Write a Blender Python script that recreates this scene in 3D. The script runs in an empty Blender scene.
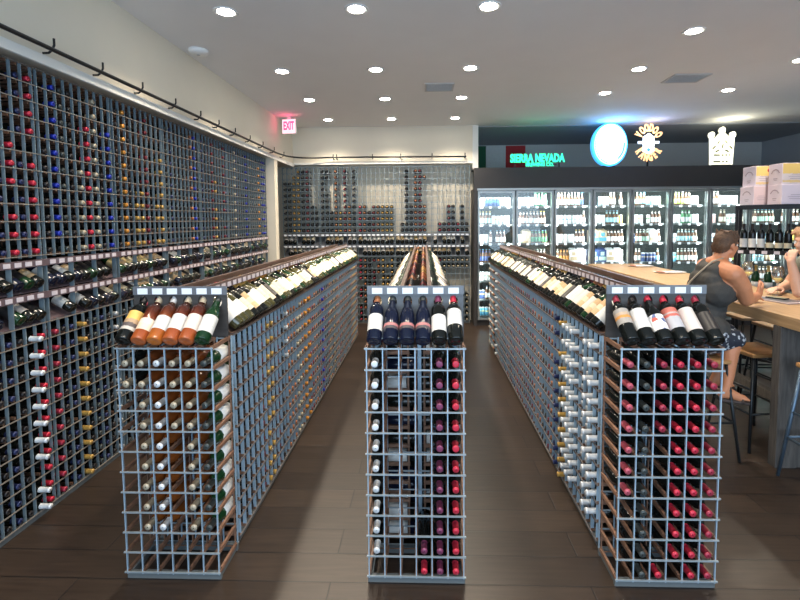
import bpy, bmesh, math, random
import numpy as np
from mathutils import Vector, Matrix, Quaternion, Euler
random.seed(11)
PI = math.pi
COL = bpy.context.scene.collection
SC = bpy.context.scene

# ---------------------------------------------------------------- materials
def principled(name):
    m = bpy.data.materials.new(name); m.use_nodes = True
    nt = m.node_tree
    return m, nt, nt.nodes['Principled BSDF']

def mat(name, col, rough=0.5, metal=0.0, vary=0.12, scale=25.0, emit=0.0, ecol=None, coat=0.0, bump=0.0, alpha=None, spec=None):
    """principled material whose colour is broken up by a noise texture"""
    m, nt, b = principled(name)
    tc = nt.nodes.new('ShaderNodeTexCoord'); no = nt.nodes.new('ShaderNodeTexNoise')
    no.inputs['Scale'].default_value = scale; no.inputs['Detail'].default_value = 3
    nt.links.new(tc.outputs['Object'], no.inputs['Vector'])
    mx = nt.nodes.new('ShaderNodeMix'); mx.data_type = 'RGBA'
    mx.inputs['A'].default_value = (*[c*(1-vary) for c in col], 1)
    mx.inputs['B'].default_value = (*[min(1, c*(1+vary)) for c in col], 1)
    nt.links.new(no.outputs['Fac'], mx.inputs['Factor'])
    nt.links.new(mx.outputs['Result'], b.inputs['Base Color'])
    b.inputs['Roughness'].default_value = rough; b.inputs['Metallic'].default_value = metal
    if coat: b.inputs['Coat Weight'].default_value = coat
    if spec is not None: b.inputs['Specular IOR Level'].default_value = spec
    if emit:
        b.inputs['Emission Color'].default_value = (*(ecol or col), 1); b.inputs['Emission Strength'].default_value = emit
    if bump:
        bp = nt.nodes.new('ShaderNodeBump'); bp.inputs['Strength'].default_value = bump; bp.inputs['Distance'].default_value = .01
        nt.links.new(no.outputs['Fac'], bp.inputs['Height']); nt.links.new(bp.outputs['Normal'], b.inputs['Normal'])
    return m

def wood(name, c1, c2, scale=(1, 14, 14), rough=0.5, rot=0.0):
    m, nt, b = principled(name)
    tc = nt.nodes.new('ShaderNodeTexCoord'); mp = nt.nodes.new('ShaderNodeMapping')
    mp.inputs['Scale'].default_value = scale; mp.inputs['Rotation'].default_value = (0, 0, rot)
    no = nt.nodes.new('ShaderNodeTexNoise'); no.inputs['Scale'].default_value = 3; no.inputs['Detail'].default_value = 6
    no.inputs['Distortion'].default_value = .6
    cr = nt.nodes.new('ShaderNodeValToRGB')
    cr.color_ramp.elements[0].position = .3; cr.color_ramp.elements[0].color = (*c1, 1)
    cr.color_ramp.elements[1].position = .7; cr.color_ramp.elements[1].color = (*c2, 1)
    nt.links.new(tc.outputs['Object'], mp.inputs['Vector']); nt.links.new(mp.outputs['Vector'], no.inputs['Vector'])
    nt.links.new(no.outputs['Fac'], cr.inputs['Fac']); nt.links.new(cr.outputs['Color'], b.inputs['Base Color'])
    b.inputs['Roughness'].default_value = rough
    return m

def banded(name, stops, rough=0.55):
    """paper label: horizontal printed bands along the label's own height"""
    m, nt, b = principled(name)
    tc = nt.nodes.new('ShaderNodeTexCoord'); sp = nt.nodes.new('ShaderNodeSeparateXYZ')
    no = nt.nodes.new('ShaderNodeTexNoise'); no.inputs['Scale'].default_value = 6
    nt.links.new(tc.outputs['Generated'], no.inputs['Vector'])
    ad = nt.nodes.new('ShaderNodeMath'); ad.operation = 'MULTIPLY_ADD'; ad.inputs[1].default_value = .12
    cr = nt.nodes.new('ShaderNodeValToRGB'); cr.color_ramp.interpolation = 'CONSTANT'
    while len(cr.color_ramp.elements) < len(stops): cr.color_ramp.elements.new(.5)
    for e, (p, c) in zip(cr.color_ramp.elements, stops):
        e.position = p; e.color = (*c, 1)
    nt.links.new(tc.outputs['Generated'], sp.inputs['Vector'])
    nt.links.new(no.outputs['Fac'], ad.inputs[0]); nt.links.new(sp.outputs['Z'], ad.inputs[2])
    nt.links.new(ad.outputs[0], cr.inputs['Fac']); nt.links.new(cr.outputs['Color'], b.inputs['Base Color'])
    b.inputs['Roughness'].default_value = rough
    return m

def blotched(name, cols, scale=9.0, rough=0.5):
    m, nt, b = principled(name)
    tc = nt.nodes.new('ShaderNodeTexCoord'); vo = nt.nodes.new('ShaderNodeTexVoronoi'); vo.inputs['Scale'].default_value = scale
    nt.links.new(tc.outputs['Object'], vo.inputs['Vector'])
    sp = nt.nodes.new('ShaderNodeSeparateColor'); nt.links.new(vo.outputs['Color'], sp.inputs['Color'])
    cr = nt.nodes.new('ShaderNodeValToRGB'); cr.color_ramp.interpolation = 'CONSTANT'
    while len(cr.color_ramp.elements) < len(cols): cr.color_ramp.elements.new(.5)
    for i, (e, c) in enumerate(zip(cr.color_ramp.elements, cols)):
        e.position = i/len(cols); e.color = (*c, 1)
    nt.links.new(sp.outputs['Red'], cr.inputs['Fac']); nt.links.new(cr.outputs['Color'], b.inputs['Base Color'])
    b.inputs['Roughness'].default_value = rough
    return m

def clear_glass(name, tint=(1, 1, 1), gloss=0.12):
    m = bpy.data.materials.new(name); m.use_nodes = True; nt = m.node_tree
    for n in list(nt.nodes): nt.nodes.remove(n)
    out = nt.nodes.new('ShaderNodeOutputMaterial'); tr = nt.nodes.new('ShaderNodeBsdfTransparent'); gl = nt.nodes.new('ShaderNodeBsdfGlossy')
    tr.inputs['Color'].default_value = (*tint, 1); gl.inputs['Roughness'].default_value = .03
    lw = nt.nodes.new('ShaderNodeLayerWeight'); lw.inputs['Blend'].default_value = .25
    mu = nt.nodes.new('ShaderNodeMath'); mu.operation = 'MULTIPLY_ADD'; mu.inputs[1].default_value = .6; mu.inputs[2].default_value = gloss*.3
    nt.links.new(lw.outputs['Fresnel'], mu.inputs[0])
    mix = nt.nodes.new('ShaderNodeMixShader')
    nt.links.new(mu.outputs[0], mix.inputs['Fac']); nt.links.new(tr.outputs[0], mix.inputs[1]); nt.links.new(gl.outputs[0], mix.inputs[2])
    nt.links.new(mix.outputs[0], out.inputs['Surface'])
    return m

def floor_material():
    m, nt, b = principled('dark floor planks')
    tc = nt.nodes.new('ShaderNodeTexCoord'); br = nt.nodes.new('ShaderNodeTexBrick')
    br.inputs['Scale'].default_value = 1.0; br.inputs['Brick Width'].default_value = 1.25; br.inputs['Row Height'].default_value = .19
    br.inputs['Mortar Size'].default_value = .004; br.inputs['Mortar Smooth'].default_value = .3; br.offset = .37
    br.inputs['Color1'].default_value = (.030, .020, .0145, 1); br.inputs['Color2'].default_value = (.046, .031, .022, 1)
    br.inputs['Mortar'].default_value = (.010, .008, .008, 1)
    mp = nt.nodes.new('ShaderNodeMapping'); mp.inputs['Scale'].default_value = (2, 26, 1)
    no = nt.nodes.new('ShaderNodeTexNoise'); no.inputs['Scale'].default_value = 2; no.inputs['Detail'].default_value = 8
    nt.links.new(tc.outputs['Object'], br.inputs['Vector']); nt.links.new(tc.outputs['Object'], mp.inputs['Vector'])
    nt.links.new(mp.outputs['Vector'], no.inputs['Vector'])
    mx = nt.nodes.new('ShaderNodeMix'); mx.data_type = 'RGBA'; mx.blend_type = 'MULTIPLY'; mx.inputs['Factor'].default_value = .75
    cr = nt.nodes.new('ShaderNodeValToRGB'); cr.color_ramp.elements[0].position = .25; cr.color_ramp.elements[0].color = (.45, .42, .4, 1)
    cr.color_ramp.elements[1].position = .75; cr.color_ramp.elements[1].color = (1.25, 1.2, 1.15, 1)
    nt.links.new(no.outputs['Fac'], cr.inputs['Fac'])
    nt.links.new(br.outputs['Color'], mx.inputs['A']); nt.links.new(cr.outputs['Color'], mx.inputs['B'])
    nt.links.new(mx.outputs['Result'], b.inputs['Base Color'])
    b.inputs['Roughness'].default_value = .36
    bp = nt.nodes.new('ShaderNodeBump'); bp.inputs['Strength'].default_value = .25; bp.inputs['Distance'].default_value = .004
    nt.links.new(br.outputs['Fac'], bp.inputs['Height']); bp.invert = True
    nt.links.new(bp.outputs['Normal'], b.inputs['Normal'])
    return m

M = {}
M['floor'] = floor_material()
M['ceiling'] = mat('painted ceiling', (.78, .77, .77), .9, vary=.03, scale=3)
M['ceiling_shaded'] = mat('shaded ceiling', (.30, .32, .35), .9, vary=.05, scale=3)
M['cream'] = mat('cream wall paint', (.74, .68, .56), .85, vary=.03, scale=4)
M['pale_trim'] = mat('pale trim paint', (.80, .79, .74), .6, vary=.02)
M['grey_wall'] = mat('grey back wall', (.50, .51, .50), .9, vary=.05)
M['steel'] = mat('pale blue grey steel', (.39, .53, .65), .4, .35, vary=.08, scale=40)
M['rack_wall'] = mat('shade-dark rack wall', (.045, .042, .040), .9, vary=.1, scale=4)  # wall coloured dark to stand for the shade deep in the cells
M['steel_wall'] = mat('shaded wall rack steel', (.21, .275, .315), .42, .35, vary=.08, scale=40)  # darker copy of the steel; weaker light at the wall is in its colour
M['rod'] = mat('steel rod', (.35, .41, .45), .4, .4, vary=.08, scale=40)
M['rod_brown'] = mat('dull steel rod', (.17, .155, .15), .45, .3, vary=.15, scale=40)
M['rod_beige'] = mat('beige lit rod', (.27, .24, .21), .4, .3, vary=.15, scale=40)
M['slat'] = wood('brown rack slat', (.15, .075, .045), (.26, .145, .095), (10, 10, 40), .55)
M['plinth'] = mat('grey plinth board', (.12, .135, .14), .6, vary=.1)
M['board'] = wood('grey brown display board', (.034, .030, .028), (.055, .049, .046), (3, 30, 30), .5)
M['board_grey'] = wood('pale grey display board', (.075, .082, .090), (.11, .118, .13), (2, 30, 60), .45)
M['strip_acrylic'] = mat('grey acrylic strip', (.125, .135, .155), .3, vary=.08)
M['dark_wood'] = wood('dark ridge board', (.075, .045, .035), (.15, .10, .085), (20, 2, 30), .4)
M['violet_strip'] = mat('violet brown tag strip', (.13, .09, .10), .35, vary=.12)
M['card'] = mat('white price card', (.82, .86, .92), .5, vary=.03)
M['card_lilac'] = mat('lilac white price card', (.62, .56, .60), .5, vary=.12, scale=60)
M['black'] = mat('black metal', (.018, .018, .02), .35, .5, vary=.15)
M['charcoal'] = mat('charcoal panel', (.036, .033, .033), .55, vary=.15, scale=3)
M['frame'] = mat('cooler door aluminium', (.34, .36, .36), .35, .6, vary=.08)
M['mullion'] = mat('dark cooler mullion', (.10, .115, .115), .5, .2)
M['cooler_in'] = mat('cooler lining', (.030, .040, .037), .7, vary=.1)
M['led'] = mat('cooler light tube', (1, 1, 1), .5, emit=9, ecol=(.93, 1, 1))
M['pane'] = clear_glass('cooler glass', (.94, .97, .97), .1)
M['lens'] = mat('lit lamp lens', (1, .95, .85), .5, emit=30, ecol=(1, .93, .82))
M['white'] = mat('white plastic', (.78, .78, .77), .45, vary=.03)
M['vent'] = mat('grey vent metal', (.50, .50, .50), .5, vary=.05)
M['vent_dark'] = mat('vent slot', (.06, .06, .06), .7)
M['butcher'] = wood('pale butcher block', (.38, .23, .11), (.52, .34, .18), (14, 1.5, 14), .4)
M['grey_plank'] = wood('weathered dark plank', (.055, .048, .043), (.11, .098, .088), (20, 20, 2), .7)
M['seat_wood'] = wood('orange stool wood', (.36, .17, .06), (.50, .26, .10), (3, 16, 16), .45)
M['seat_pale'] = wood('pale stool wood', (.52, .36, .22), (.62, .45, .29), (3, 16, 16), .5)
M['gunmetal'] = mat('gunmetal stool frame', (.035, .04, .045), .4, .7)
M['blue_metal'] = mat('blue grey stool frame', (.10, .15, .21), .35, .6)
M['skin'] = mat('tanned skin', (.58, .235, .115), .5, vary=.08, scale=12)
M['skin_b'] = mat('fair tanned skin', (.60, .33, .22), .5, vary=.08, scale=12)
M['hair'] = mat('short brown hair', (.105, .052, .026), .65, vary=.75, scale=60, bump=.8)
M['hair_b'] = mat('light brown hair', (.36, .20, .10), .6, vary=.5, scale=60, bump=.8)
M['tank'] = mat('charcoal knit', (.052, .049, .045), .85, vary=.2, scale=120, bump=.2)
M['strap'] = mat('beige strap', (.42, .33, .24), .6)
M['shorts'] = blotched('dark patterned shorts', [(.02, .025, .04)]*5+[(.45, .47, .5)], 60, .8)
M['olive'] = mat('grey olive shirt', (.20, .21, .17), .85, vary=.15, scale=80)
M['sandal'] = mat('dark sandal leather', (.05, .035, .03), .6)
M['eye'] = mat('eye white', (.8, .8, .78), .2)
M['wineglass'] = clear_glass('wine glass', (.93, .95, .94), .7)
M['wine'] = mat('pale wine', (.80, .62, .18), .15, emit=.25, ecol=(.9, .7, .25))  # wine given a faint glow of its own, with no lamp in it
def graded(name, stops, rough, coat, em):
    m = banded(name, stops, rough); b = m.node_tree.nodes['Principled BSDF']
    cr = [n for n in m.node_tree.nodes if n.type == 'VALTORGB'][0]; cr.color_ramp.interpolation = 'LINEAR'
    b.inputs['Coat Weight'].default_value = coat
    m.node_tree.links.new(cr.outputs['Color'], b.inputs['Emission Color']); b.inputs['Emission Strength'].default_value = em  # colour is also given off as a faint glow, imitating light through wine
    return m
M['carton_white'] = mat('lilac white carton', (.66, .58, .66), .6, vary=.04, scale=8)
M['carton_yellow'] = banded('yellow printed carton', [(0, (.62, .54, .56)), (.14, (.66, .48, .24)), (.24, (.62, .54, .54)), (.56, (.68, .48, .16))])
M['carton_pink'] = mat('pinkish carton', (.66, .50, .50), .6, vary=.05, scale=8)
M['print'] = mat('grey violet carton print', (.34, .27, .33), .6)
M['red_print'] = mat('red carton seal', (.50, .05, .08), .6)
M['tray'] = blotched('speckled paper tray', [(.55, .50, .47), (.62, .60, .58), (.48, .46, .46), (.60, .50, .46)], 26, .5)
M['tray_red'] = mat('reddish tray end', (.42, .16, .10), .5)
M['menu'] = mat('grey pink menu card', (.40, .33, .34), .4)
M['exit_red'] = mat('lit exit letters', (1, .05, .15), .5, emit=1.1, ecol=(1, .04, .14))
M['exit_face'] = mat('lit exit face', (.95, .62, .68), .4, emit=.55, ecol=(1, .72, .76))
M['flag_green'] = mat('flag green cloth', (.018, .10, .05), .9)
M['flag_white'] = mat('flag white cloth', (.55, .56, .56), .9)
M['flag_red'] = mat('flag red cloth', (.40, .03, .035), .9)
M['neon_green'] = mat('lit green tube', (.05, 1, .55), .4, emit=0.8, ecol=(.04, 1, .50))
M['neon_white'] = mat('lit white face', (1, 1, 1), .4, emit=0.85, ecol=(.90, .98, 1))
M['neon_cyan'] = mat('lit cyan rim', (.1, .7, 1), .4, emit=0.9, ecol=(.06, .40, 1))
M['neon_blue'] = mat('lit blue tube', (.05, .25, 1), .4, emit=0.8, ecol=(.08, .3, 1))
M['neon_orange'] = mat('lit orange tube', (1, .55, .2), .4, emit=1.15, ecol=(1, .52, .22))
M['neon_cream'] = mat('lit cream face', (1, .98, .8), .4, emit=0.72, ecol=(1, .97, .72))
M['sign_dark'] = mat('unlit sign mark', (.22, .22, .14), .6)
M['stain'] = mat('sign back plate', (.02, .02, .025), .6)

# bottle materials
GLASS = {'dark': mat('near black glass', (.007, .008, .007), .10, spec=.4),
         'green': mat('green glass', (.008, .036, .012), .10, spec=.45),
         'navy': mat('blue black glass', (.007, .010, .026), .10, spec=.4),
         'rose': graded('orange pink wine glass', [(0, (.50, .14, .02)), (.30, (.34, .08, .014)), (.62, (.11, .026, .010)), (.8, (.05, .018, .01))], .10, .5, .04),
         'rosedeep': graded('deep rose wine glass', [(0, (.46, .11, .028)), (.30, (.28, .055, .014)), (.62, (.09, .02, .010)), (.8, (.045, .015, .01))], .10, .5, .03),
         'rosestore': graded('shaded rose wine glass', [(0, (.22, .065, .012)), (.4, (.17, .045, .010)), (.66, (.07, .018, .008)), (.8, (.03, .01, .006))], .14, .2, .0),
         'straw': mat('straw wine glass', (.060, .055, .018), .10, coat=.5)}
CAP = {k: mat('capsule '+k, c, .38, .15, vary=.15, scale=30) for k, c in {
    'black': (.018, .016, .018), 'darkgrey': (.05, .06, .06), 'red': (.58, .028, .06), 'crimson': (.36, .03, .06), 'plum': (.20, .04, .10), 'darkred': (.17, .02, .03),
    'white': (.72, .75, .78), 'cream': (.45, .39, .29), 'gold': (.48, .29, .075), 'copper': (.36, .14, .06), 'blue': (.015, .035, .40), 'navy': (.02, .03, .10),
    'silver': (.50, .52, .54), 'pink': (.48, .085, .12), 'orange': (.60, .25, .04)}.items()}
GREYINK = (.30, .29, .28)
LABEL = {'white': banded('white label', [(0, (.70, .69, .66)), (.42, (.62, .61, .6)), (.46, (.70, .69, .66)), (.70, (.66, .65, .64)), (.73, (.70, .69, .66))]),
         'cream': banded('cream label', [(0, (.68, .61, .44)), (.35, (.58, .47, .3)), (.40, (.68, .61, .44)), (.62, (.68, .58, .4)), (.7, (.68, .61, .44))]),
         'butter': banded('buttery label', [(0, (.66, .52, .24)), (.5, (.60, .42, .2)), (.62, (.66, .52, .24))]),
         'tan': banded('tan label', [(0, (.58, .40, .22)), (.4, (.68, .55, .38)), (.7, (.52, .34, .17))]),
         'art': banded('orange art label', [(0, (.55, .50, .45)), (.22, (.10, .08, .08)), (.42, (.45, .30, .18)), (.62, (.78, .48, .12))]),
         'peach': banded('peach label', [(0, (.80, .62, .46)), (.6, (.84, .68, .54))]),
         'greyorange': banded('grey and orange label', [(0, (.36, .33, .30)), (.42, (.62, .27, .06)), (.60, (.48, .36, .26)), (.8, (.36, .33, .30))]),
         'redart': blotched('red and white art label', [(.8, .78, .75), (.8, .78, .75), (.52, .10, .07), (.10, .14, .30), (.75, .72, .7)], 45),
         'redgrey': banded('grey label with red top', [(0, (.46, .46, .49)), (.62, (.58, .13, .10)), (.74, (.50, .40, .38)), (.82, (.58, .15, .11))]),
         'pinkband': banded('dark label with pink band', [(0, (.06, .05, .06)), (.52, (.46, .17, .17)), (.95, (.06, .05, .06))]),
         'black': mat('black label', (.025, .022, .022), .4),
         'ivory': banded('ivory label', [(0, (.68, .60, .54)), (.5, (.70, .60, .54)), (.53, (.68, .60, .54))])}

# ---------------------------------------------------------------- mesh helpers
class MB:
    def __init__(s): s.v = []; s.f = []; s.mi = []; s.sm = []
    def add(s, vs, fs, mi=0, smooth=False):
        o = len(s.v); s.v += [tuple(v) for v in vs]
        s.f += [tuple(i+o for i in f) for f in fs]; s.mi += [mi]*len(fs); s.sm += [smooth]*len(fs)
    def box(s, a, b, mi=0, M_=None):
        x0, y0, z0 = a; x1, y1, z1 = b
        vs = [Vector(p) for p in ((x0,y0,z0),(x1,y0,z0),(x1,y1,z0),(x0,y1,z0),(x0,y0,z1),(x1,y0,z1),(x1,y1,z1),(x0,y1,z1))]
        if M_ is not None: vs = [M_ @ v for v in vs]
        s.add(vs, [(0,3,2,1),(4,5,6,7),(0,1,5,4),(1,2,6,5),(2,3,7,6),(3,0,4,7)], mi)
    def bevbox(s, a, b, r=.004, mi=0, M_=None):
        bm = bmesh.new(); bmesh.ops.create_cube(bm, size=1)
        for v in bm.verts:
            v.co = Vector([a[i]+(b[i]-a[i])*(v.co[i]+.5) for i in range(3)])
        bmesh.ops.bevel(bm, geom=list(bm.edges), offset=r, segments=2, affect='EDGES', profile=.5)
        s.bm(bm, mi, M_)
    def bm(s, bm, mi=0, M_=None, smooth=False):
        bm.verts.index_update()
        s.add([(M_ @ v.co if M_ is not None else v.co.copy()) for v in bm.verts], [tuple(v.index for v in f.verts) for f in bm.faces], mi, smooth)
        bm.free()
    def tube(s, pts, r, n=8, mi=0, caps=True):
        pts = [Vector(p) for p in pts]; rs = r if isinstance(r, (list, tuple)) else [r]*len(pts)
        vs = []; fs = []; prev = None
        for i, p in enumerate(pts):
            t = (pts[min(i+1, len(pts)-1)]-pts[max(i-1, 0)]).normalized()
            if prev is None:
                a = t.orthogonal().normalized()
            else:
                a = (prev - t*prev.dot(t)).normalized()
            prev = a; b = t.cross(a)
            for k in range(n):
                th = 2*PI*k/n; vs.append(p+(a*math.cos(th)+b*math.sin(th))*rs[i])
        for i in range(len(pts)-1):
            for k in range(n):
                fs.append((i*n+k, i*n+(k+1) % n, (i+1)*n+(k+1) % n, (i+1)*n+k))
        if caps:
            fs.append(tuple(range(n))[::-1]); fs.append(tuple((len(pts)-1)*n+k for k in range(n)))
        s.add(vs, fs, mi, True)
    def lathe(s, prof, n=20, mis=None, M_=None, smooth=True):
        vs = []; fs = []; mi = []
        for r, z in prof:
            for k in range(n):
                th = 2*PI*k/n; vs.append(Vector((r*math.cos(th), r*math.sin(th), z)))
        if M_ is not None: vs = [M_ @ v for v in vs]
        for i in range(len(prof)-1):
            for k in range(n):
                fs.append((i*n+k, i*n+(k+1) % n, (i+1)*n+(k+1) % n, (i+1)*n+k)); mi.append(mis[i] if mis else 0)
        o = len(s.v); s.v += [tuple(v) for v in vs]; s.f += [tuple(a+o for a in f) for f in fs]; s.mi += mi; s.sm += [smooth]*len(fs)
    def mesh(s, name, mats):
        me = bpy.data.meshes.new(name); me.from_pydata(s.v, [], s.f)
        for m in mats: me.materials.append(m)
        if len(mats) > 1: me.polygons.foreach_set('material_index', s.mi)
        me.polygons.foreach_set('use_smooth', s.sm)
        me.update(); return me

def link(name, me, parent=None, loc=None, rot=None):
    o = bpy.data.objects.new(name, me); COL.objects.link(o)
    if parent is not None: o.parent = parent
    if loc is not None: o.location = loc
    if rot is not None: o.rotation_euler = rot
    return o
def build(name, mb, mats, parent=None, loc=None, rot=None):
    if not isinstance(mats, (list, tuple)): mats = [mats]
    return link(name, mb.mesh(name, mats), parent, loc, rot)
def tag(o, label=None, cat=None, group=None, kind=None):
    if label: o['label'] = label
    if cat: o['category'] = cat
    if group: o['group'] = group
    if kind: o['kind'] = kind
    return o
def thing(name, label, cat, loc=(0, 0, 0), rz=0, group=None):
    o = bpy.data.objects.new(name, None); COL.objects.link(o); o.location = loc; o.rotation_euler = (0, 0, rz)
    o.empty_display_size = .1
    return tag(o, label, cat, group)
def struct(name, mb, m):
    return tag(build(name, mb, m), kind='structure')
ORD = lambda n: ('first','second','third','fourth','fifth','sixth','seventh','eighth','ninth','tenth','eleventh','twelfth')[n-1] if n <= 12 else (
    '%d%s' % (n, 'th' if 10 < n % 100 < 20 else {1: 'st', 2: 'nd', 3: 'rd'}.get(n % 10, 'th')))
def text_mesh(mb, s, size, M_, mi=0, depth=.004, bold=0.0, font_space=1.0):
    cu = bpy.data.curves.new('lettering', 'FONT'); cu.body = s; cu.size = size; cu.extrude = depth; cu.align_x = 'CENTER'; cu.align_y = 'CENTER'
    cu.offset = bold; cu.space_character = font_space; cu.resolution_u = 3
    o = bpy.data.objects.new('lettering', cu); COL.objects.link(o)
    dg = bpy.context.evaluated_depsgraph_get()
    me = bpy.data.meshes.new_from_object(o.evaluated_get(dg))
    mb.add([M_ @ v.co for v in me.vertices], [tuple(p.vertices) for p in me.polygons], mi)
    bpy.data.objects.remove(o); bpy.data.curves.remove(cu); bpy.data.meshes.remove(me)

# ---------------------------------------------------------------- room
ZC = 3.32
mb = MB(); mb.box((-3.0, -3.0, -.06), (7.0, 10.2, 0)); struct('floor', mb, M['floor'])
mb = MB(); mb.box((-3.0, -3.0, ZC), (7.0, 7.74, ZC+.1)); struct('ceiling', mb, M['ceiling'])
mb = MB(); mb.box((-3.0, 7.74, ZC-.015), (7.0, 10.2, ZC+.1)); struct('ceiling_rear', mb, M['ceiling_shaded'])  # same ceiling, coloured darker for the lack of light above the cooler
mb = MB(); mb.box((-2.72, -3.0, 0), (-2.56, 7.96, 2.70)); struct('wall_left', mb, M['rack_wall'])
mb = MB(); mb.box((-2.72, -3.0, 2.70), (-2.2, 7.96, ZC)); struct('wall_left_upper', mb, M['cream'])
mb = MB(); mb.bevbox((-2.205, -3.0, 2.665), (-2.183, 7.66, 2.722), .004); struct('trim_1', mb, M['pale_trim'])
mb = MB(); mb.box((-2.56, 7.955, 0), (.86, 8.1, 2.72)); struct('wall_back', mb, M['cream'])
mb = MB(); mb.box((-2.2, 7.66, 2.72), (.812, 8.1, ZC)); struct('wall_back_upper', mb, M['cream'])
mb = MB(); mb.bevbox((-2.183, 7.645, 2.700), (.812, 7.665, 2.735), .004); struct('trim_2', mb, M['pale_trim'])
mb = MB(); mb.box((.812, 7.645, 2.60), (.905, 8.1, ZC)); struct('trim_3', mb, M['pale_trim'])
mb = MB(); mb.box((-2.56, 6.66, 0), (-2.19, 6.80, 2.70)); struct('pillar_left', mb, M['cream'])
mb = MB(); mb.box((-2.56, 9.6, 0), (7.0, 9.75, ZC)); struct('wall_rear', mb, M['grey_wall'])
mb = MB(); mb.box((6.9, -3.0, 0), (7.05, 10.2, ZC)); struct('wall_right', mb, M['ceiling_shaded'])

# ---------------------------------------------------------------- wine bottles
def prof_bordeaux(L=.285, R=.0365):
    k = L/.30
    return [(.0, .004), (R*.55, .002), (R*.9, 0), (R, .006*k), (R, .188*k), (R*.93, .204*k), (R*.66, .219*k), (.0165, .231*k), (.0142, .245*k), (.0135, .292*k), (.0152, .293*k), (.0152, .299*k), (.009, .30*k), (0, .30*k)]
def prof_burgundy(L=.285, R=.0375):
    k = L/.30
    return [(.0, .004), (R*.55, .002), (R*.9, 0), (R, .006*k), (R, .150*k), (R*.96, .166*k), (R*.80, .190*k), (R*.58, .212*k), (.0165, .236*k), (.0145, .255*k), (.0138, .292*k), (.0152, .293*k), (.0152, .299*k), (.009, .30*k), (0, .30*k)]
BODY = {}
def body_mesh(shape, glass, L=.285, R=.0365):
    key = (shape, glass, L, R)
    if key not in BODY:
        mb = MB(); mb.lathe((prof_bordeaux if shape == 'b' else prof_burgundy)(L, R), 22)
        BODY[key] = mb.mesh('wine_bottle', [GLASS[glass]])
    return BODY[key]
LBL = {}
def label_mesh(kind, shape, lo=.045, hi=.145, R=.0365):
    key = (kind, shape, lo, hi, R)
    if key not in LBL:
        mb = MB(); n = 22; r = R+.0006; a = PI*.86; vs = []; fs = []
        for i, z in enumerate((lo, hi)):
            for k in range(n+1):
                th = -a+2*a*k/n; vs.append((r*math.cos(th), r*math.sin(th), z))
        for k in range(n): fs.append((k, k+1, n+2+k, n+1+k))
        mb.add(vs, fs, 0, True); LBL[key] = mb.mesh('label', [LABEL[kind]])
    return LBL[key]
CPM = {}
def capsule_mesh(kind, L=.285):
    key = (kind, L)
    if key not in CPM:
        k = L/.30; mb = MB()
        mb.lathe([(.0160, .238*k), (.0152, .25*k), (.0147, .290*k), (.0160, .291*k), (.0160, .3005*k), (.010, .3015*k), (0, .3015*k)], 18)
        CPM[key] = mb.mesh('capsule', [CAP[kind]])
    return CPM[key]

CAND = []   # every bottle of the shop: dicts
CAMP = Vector((0, 0, 1.75))
def bottle(base, axis, glass='dark', cap='black', lab=None, shape='b', L=.285, R=.0365, show=.1, desc='', group='', lo=.045, hi=.145, roll=0.0, mass=False):
    base = Vector(base); axis = Vector(axis).normalized()
    d = (base+axis*L-CAMP).length
    CAND.append(dict(base=base, axis=axis, glass=glass, cap=cap, lab=lab, shape=shape, L=L, R=R, size=show/d*(0 if mass else 1), desc=desc, group=group, lo=lo, hi=hi, roll=roll))

def rot_for(axis, roll=0.0, face=None):
    """rotation taking +Z to axis, with the label front (+X) turned to FACE"""
    z = axis.normalized(); x = (face if face is not None else Vector((0, 0, 1)))
    x = x - z*x.dot(z)
    if x.length < 1e-4: x = z.orthogonal()
    x.normalize(); y = z.cross(x)
    m = Matrix((x, y, z)).transposed()
    return m.to_quaternion() @ Quaternion((0, 0, 1), roll)

GLASSWORD = {'dark': 'dark', 'green': 'green glass', 'navy': 'blue-black', 'rose': 'rosé', 'rosedeep': 'deep rosé', 'straw': 'straw-coloured'}
CAPWORD = {'black': 'black-capped', 'darkgrey': 'dark-capped', 'red': 'red-capped', 'crimson': 'crimson-capped', 'plum': 'plum-capped', 'darkred': 'dark-red-capped', 'white': 'white-capped',
           'cream': 'cream-capped', 'gold': 'gold-capped', 'copper': 'copper-capped', 'blue': 'blue-capped', 'navy': 'navy-capped', 'silver': 'silver-capped', 'pink': 'pink-capped', 'orange': 'orange-capped'}

# ---------------------------------------------------------------- racks
ZB, ZT = .04, 1.1547
ROWS = [ZB+(ZT-ZB)/11*i for i in range(12)]
class Rack:
    """one gridded bay in its own frame: s along the face, t into the rack, z up"""
    def __init__(s, origin, u, d):
        s.o = Vector(origin); u = Vector(u); d = Vector(d); s.u = u; s.d = d
        s.M = Matrix(((u.x, d.x, 0, origin[0]), (u.y, d.y, 0, origin[1]), (0, 0, 1, origin[2]), (0, 0, 0, 1)))
    def p(s, a, t, z): return s.M @ Vector((a, t, z))
    def vec(s, a, t, z): return s.u*a+s.d*t+Vector((0, 0, z))

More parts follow.
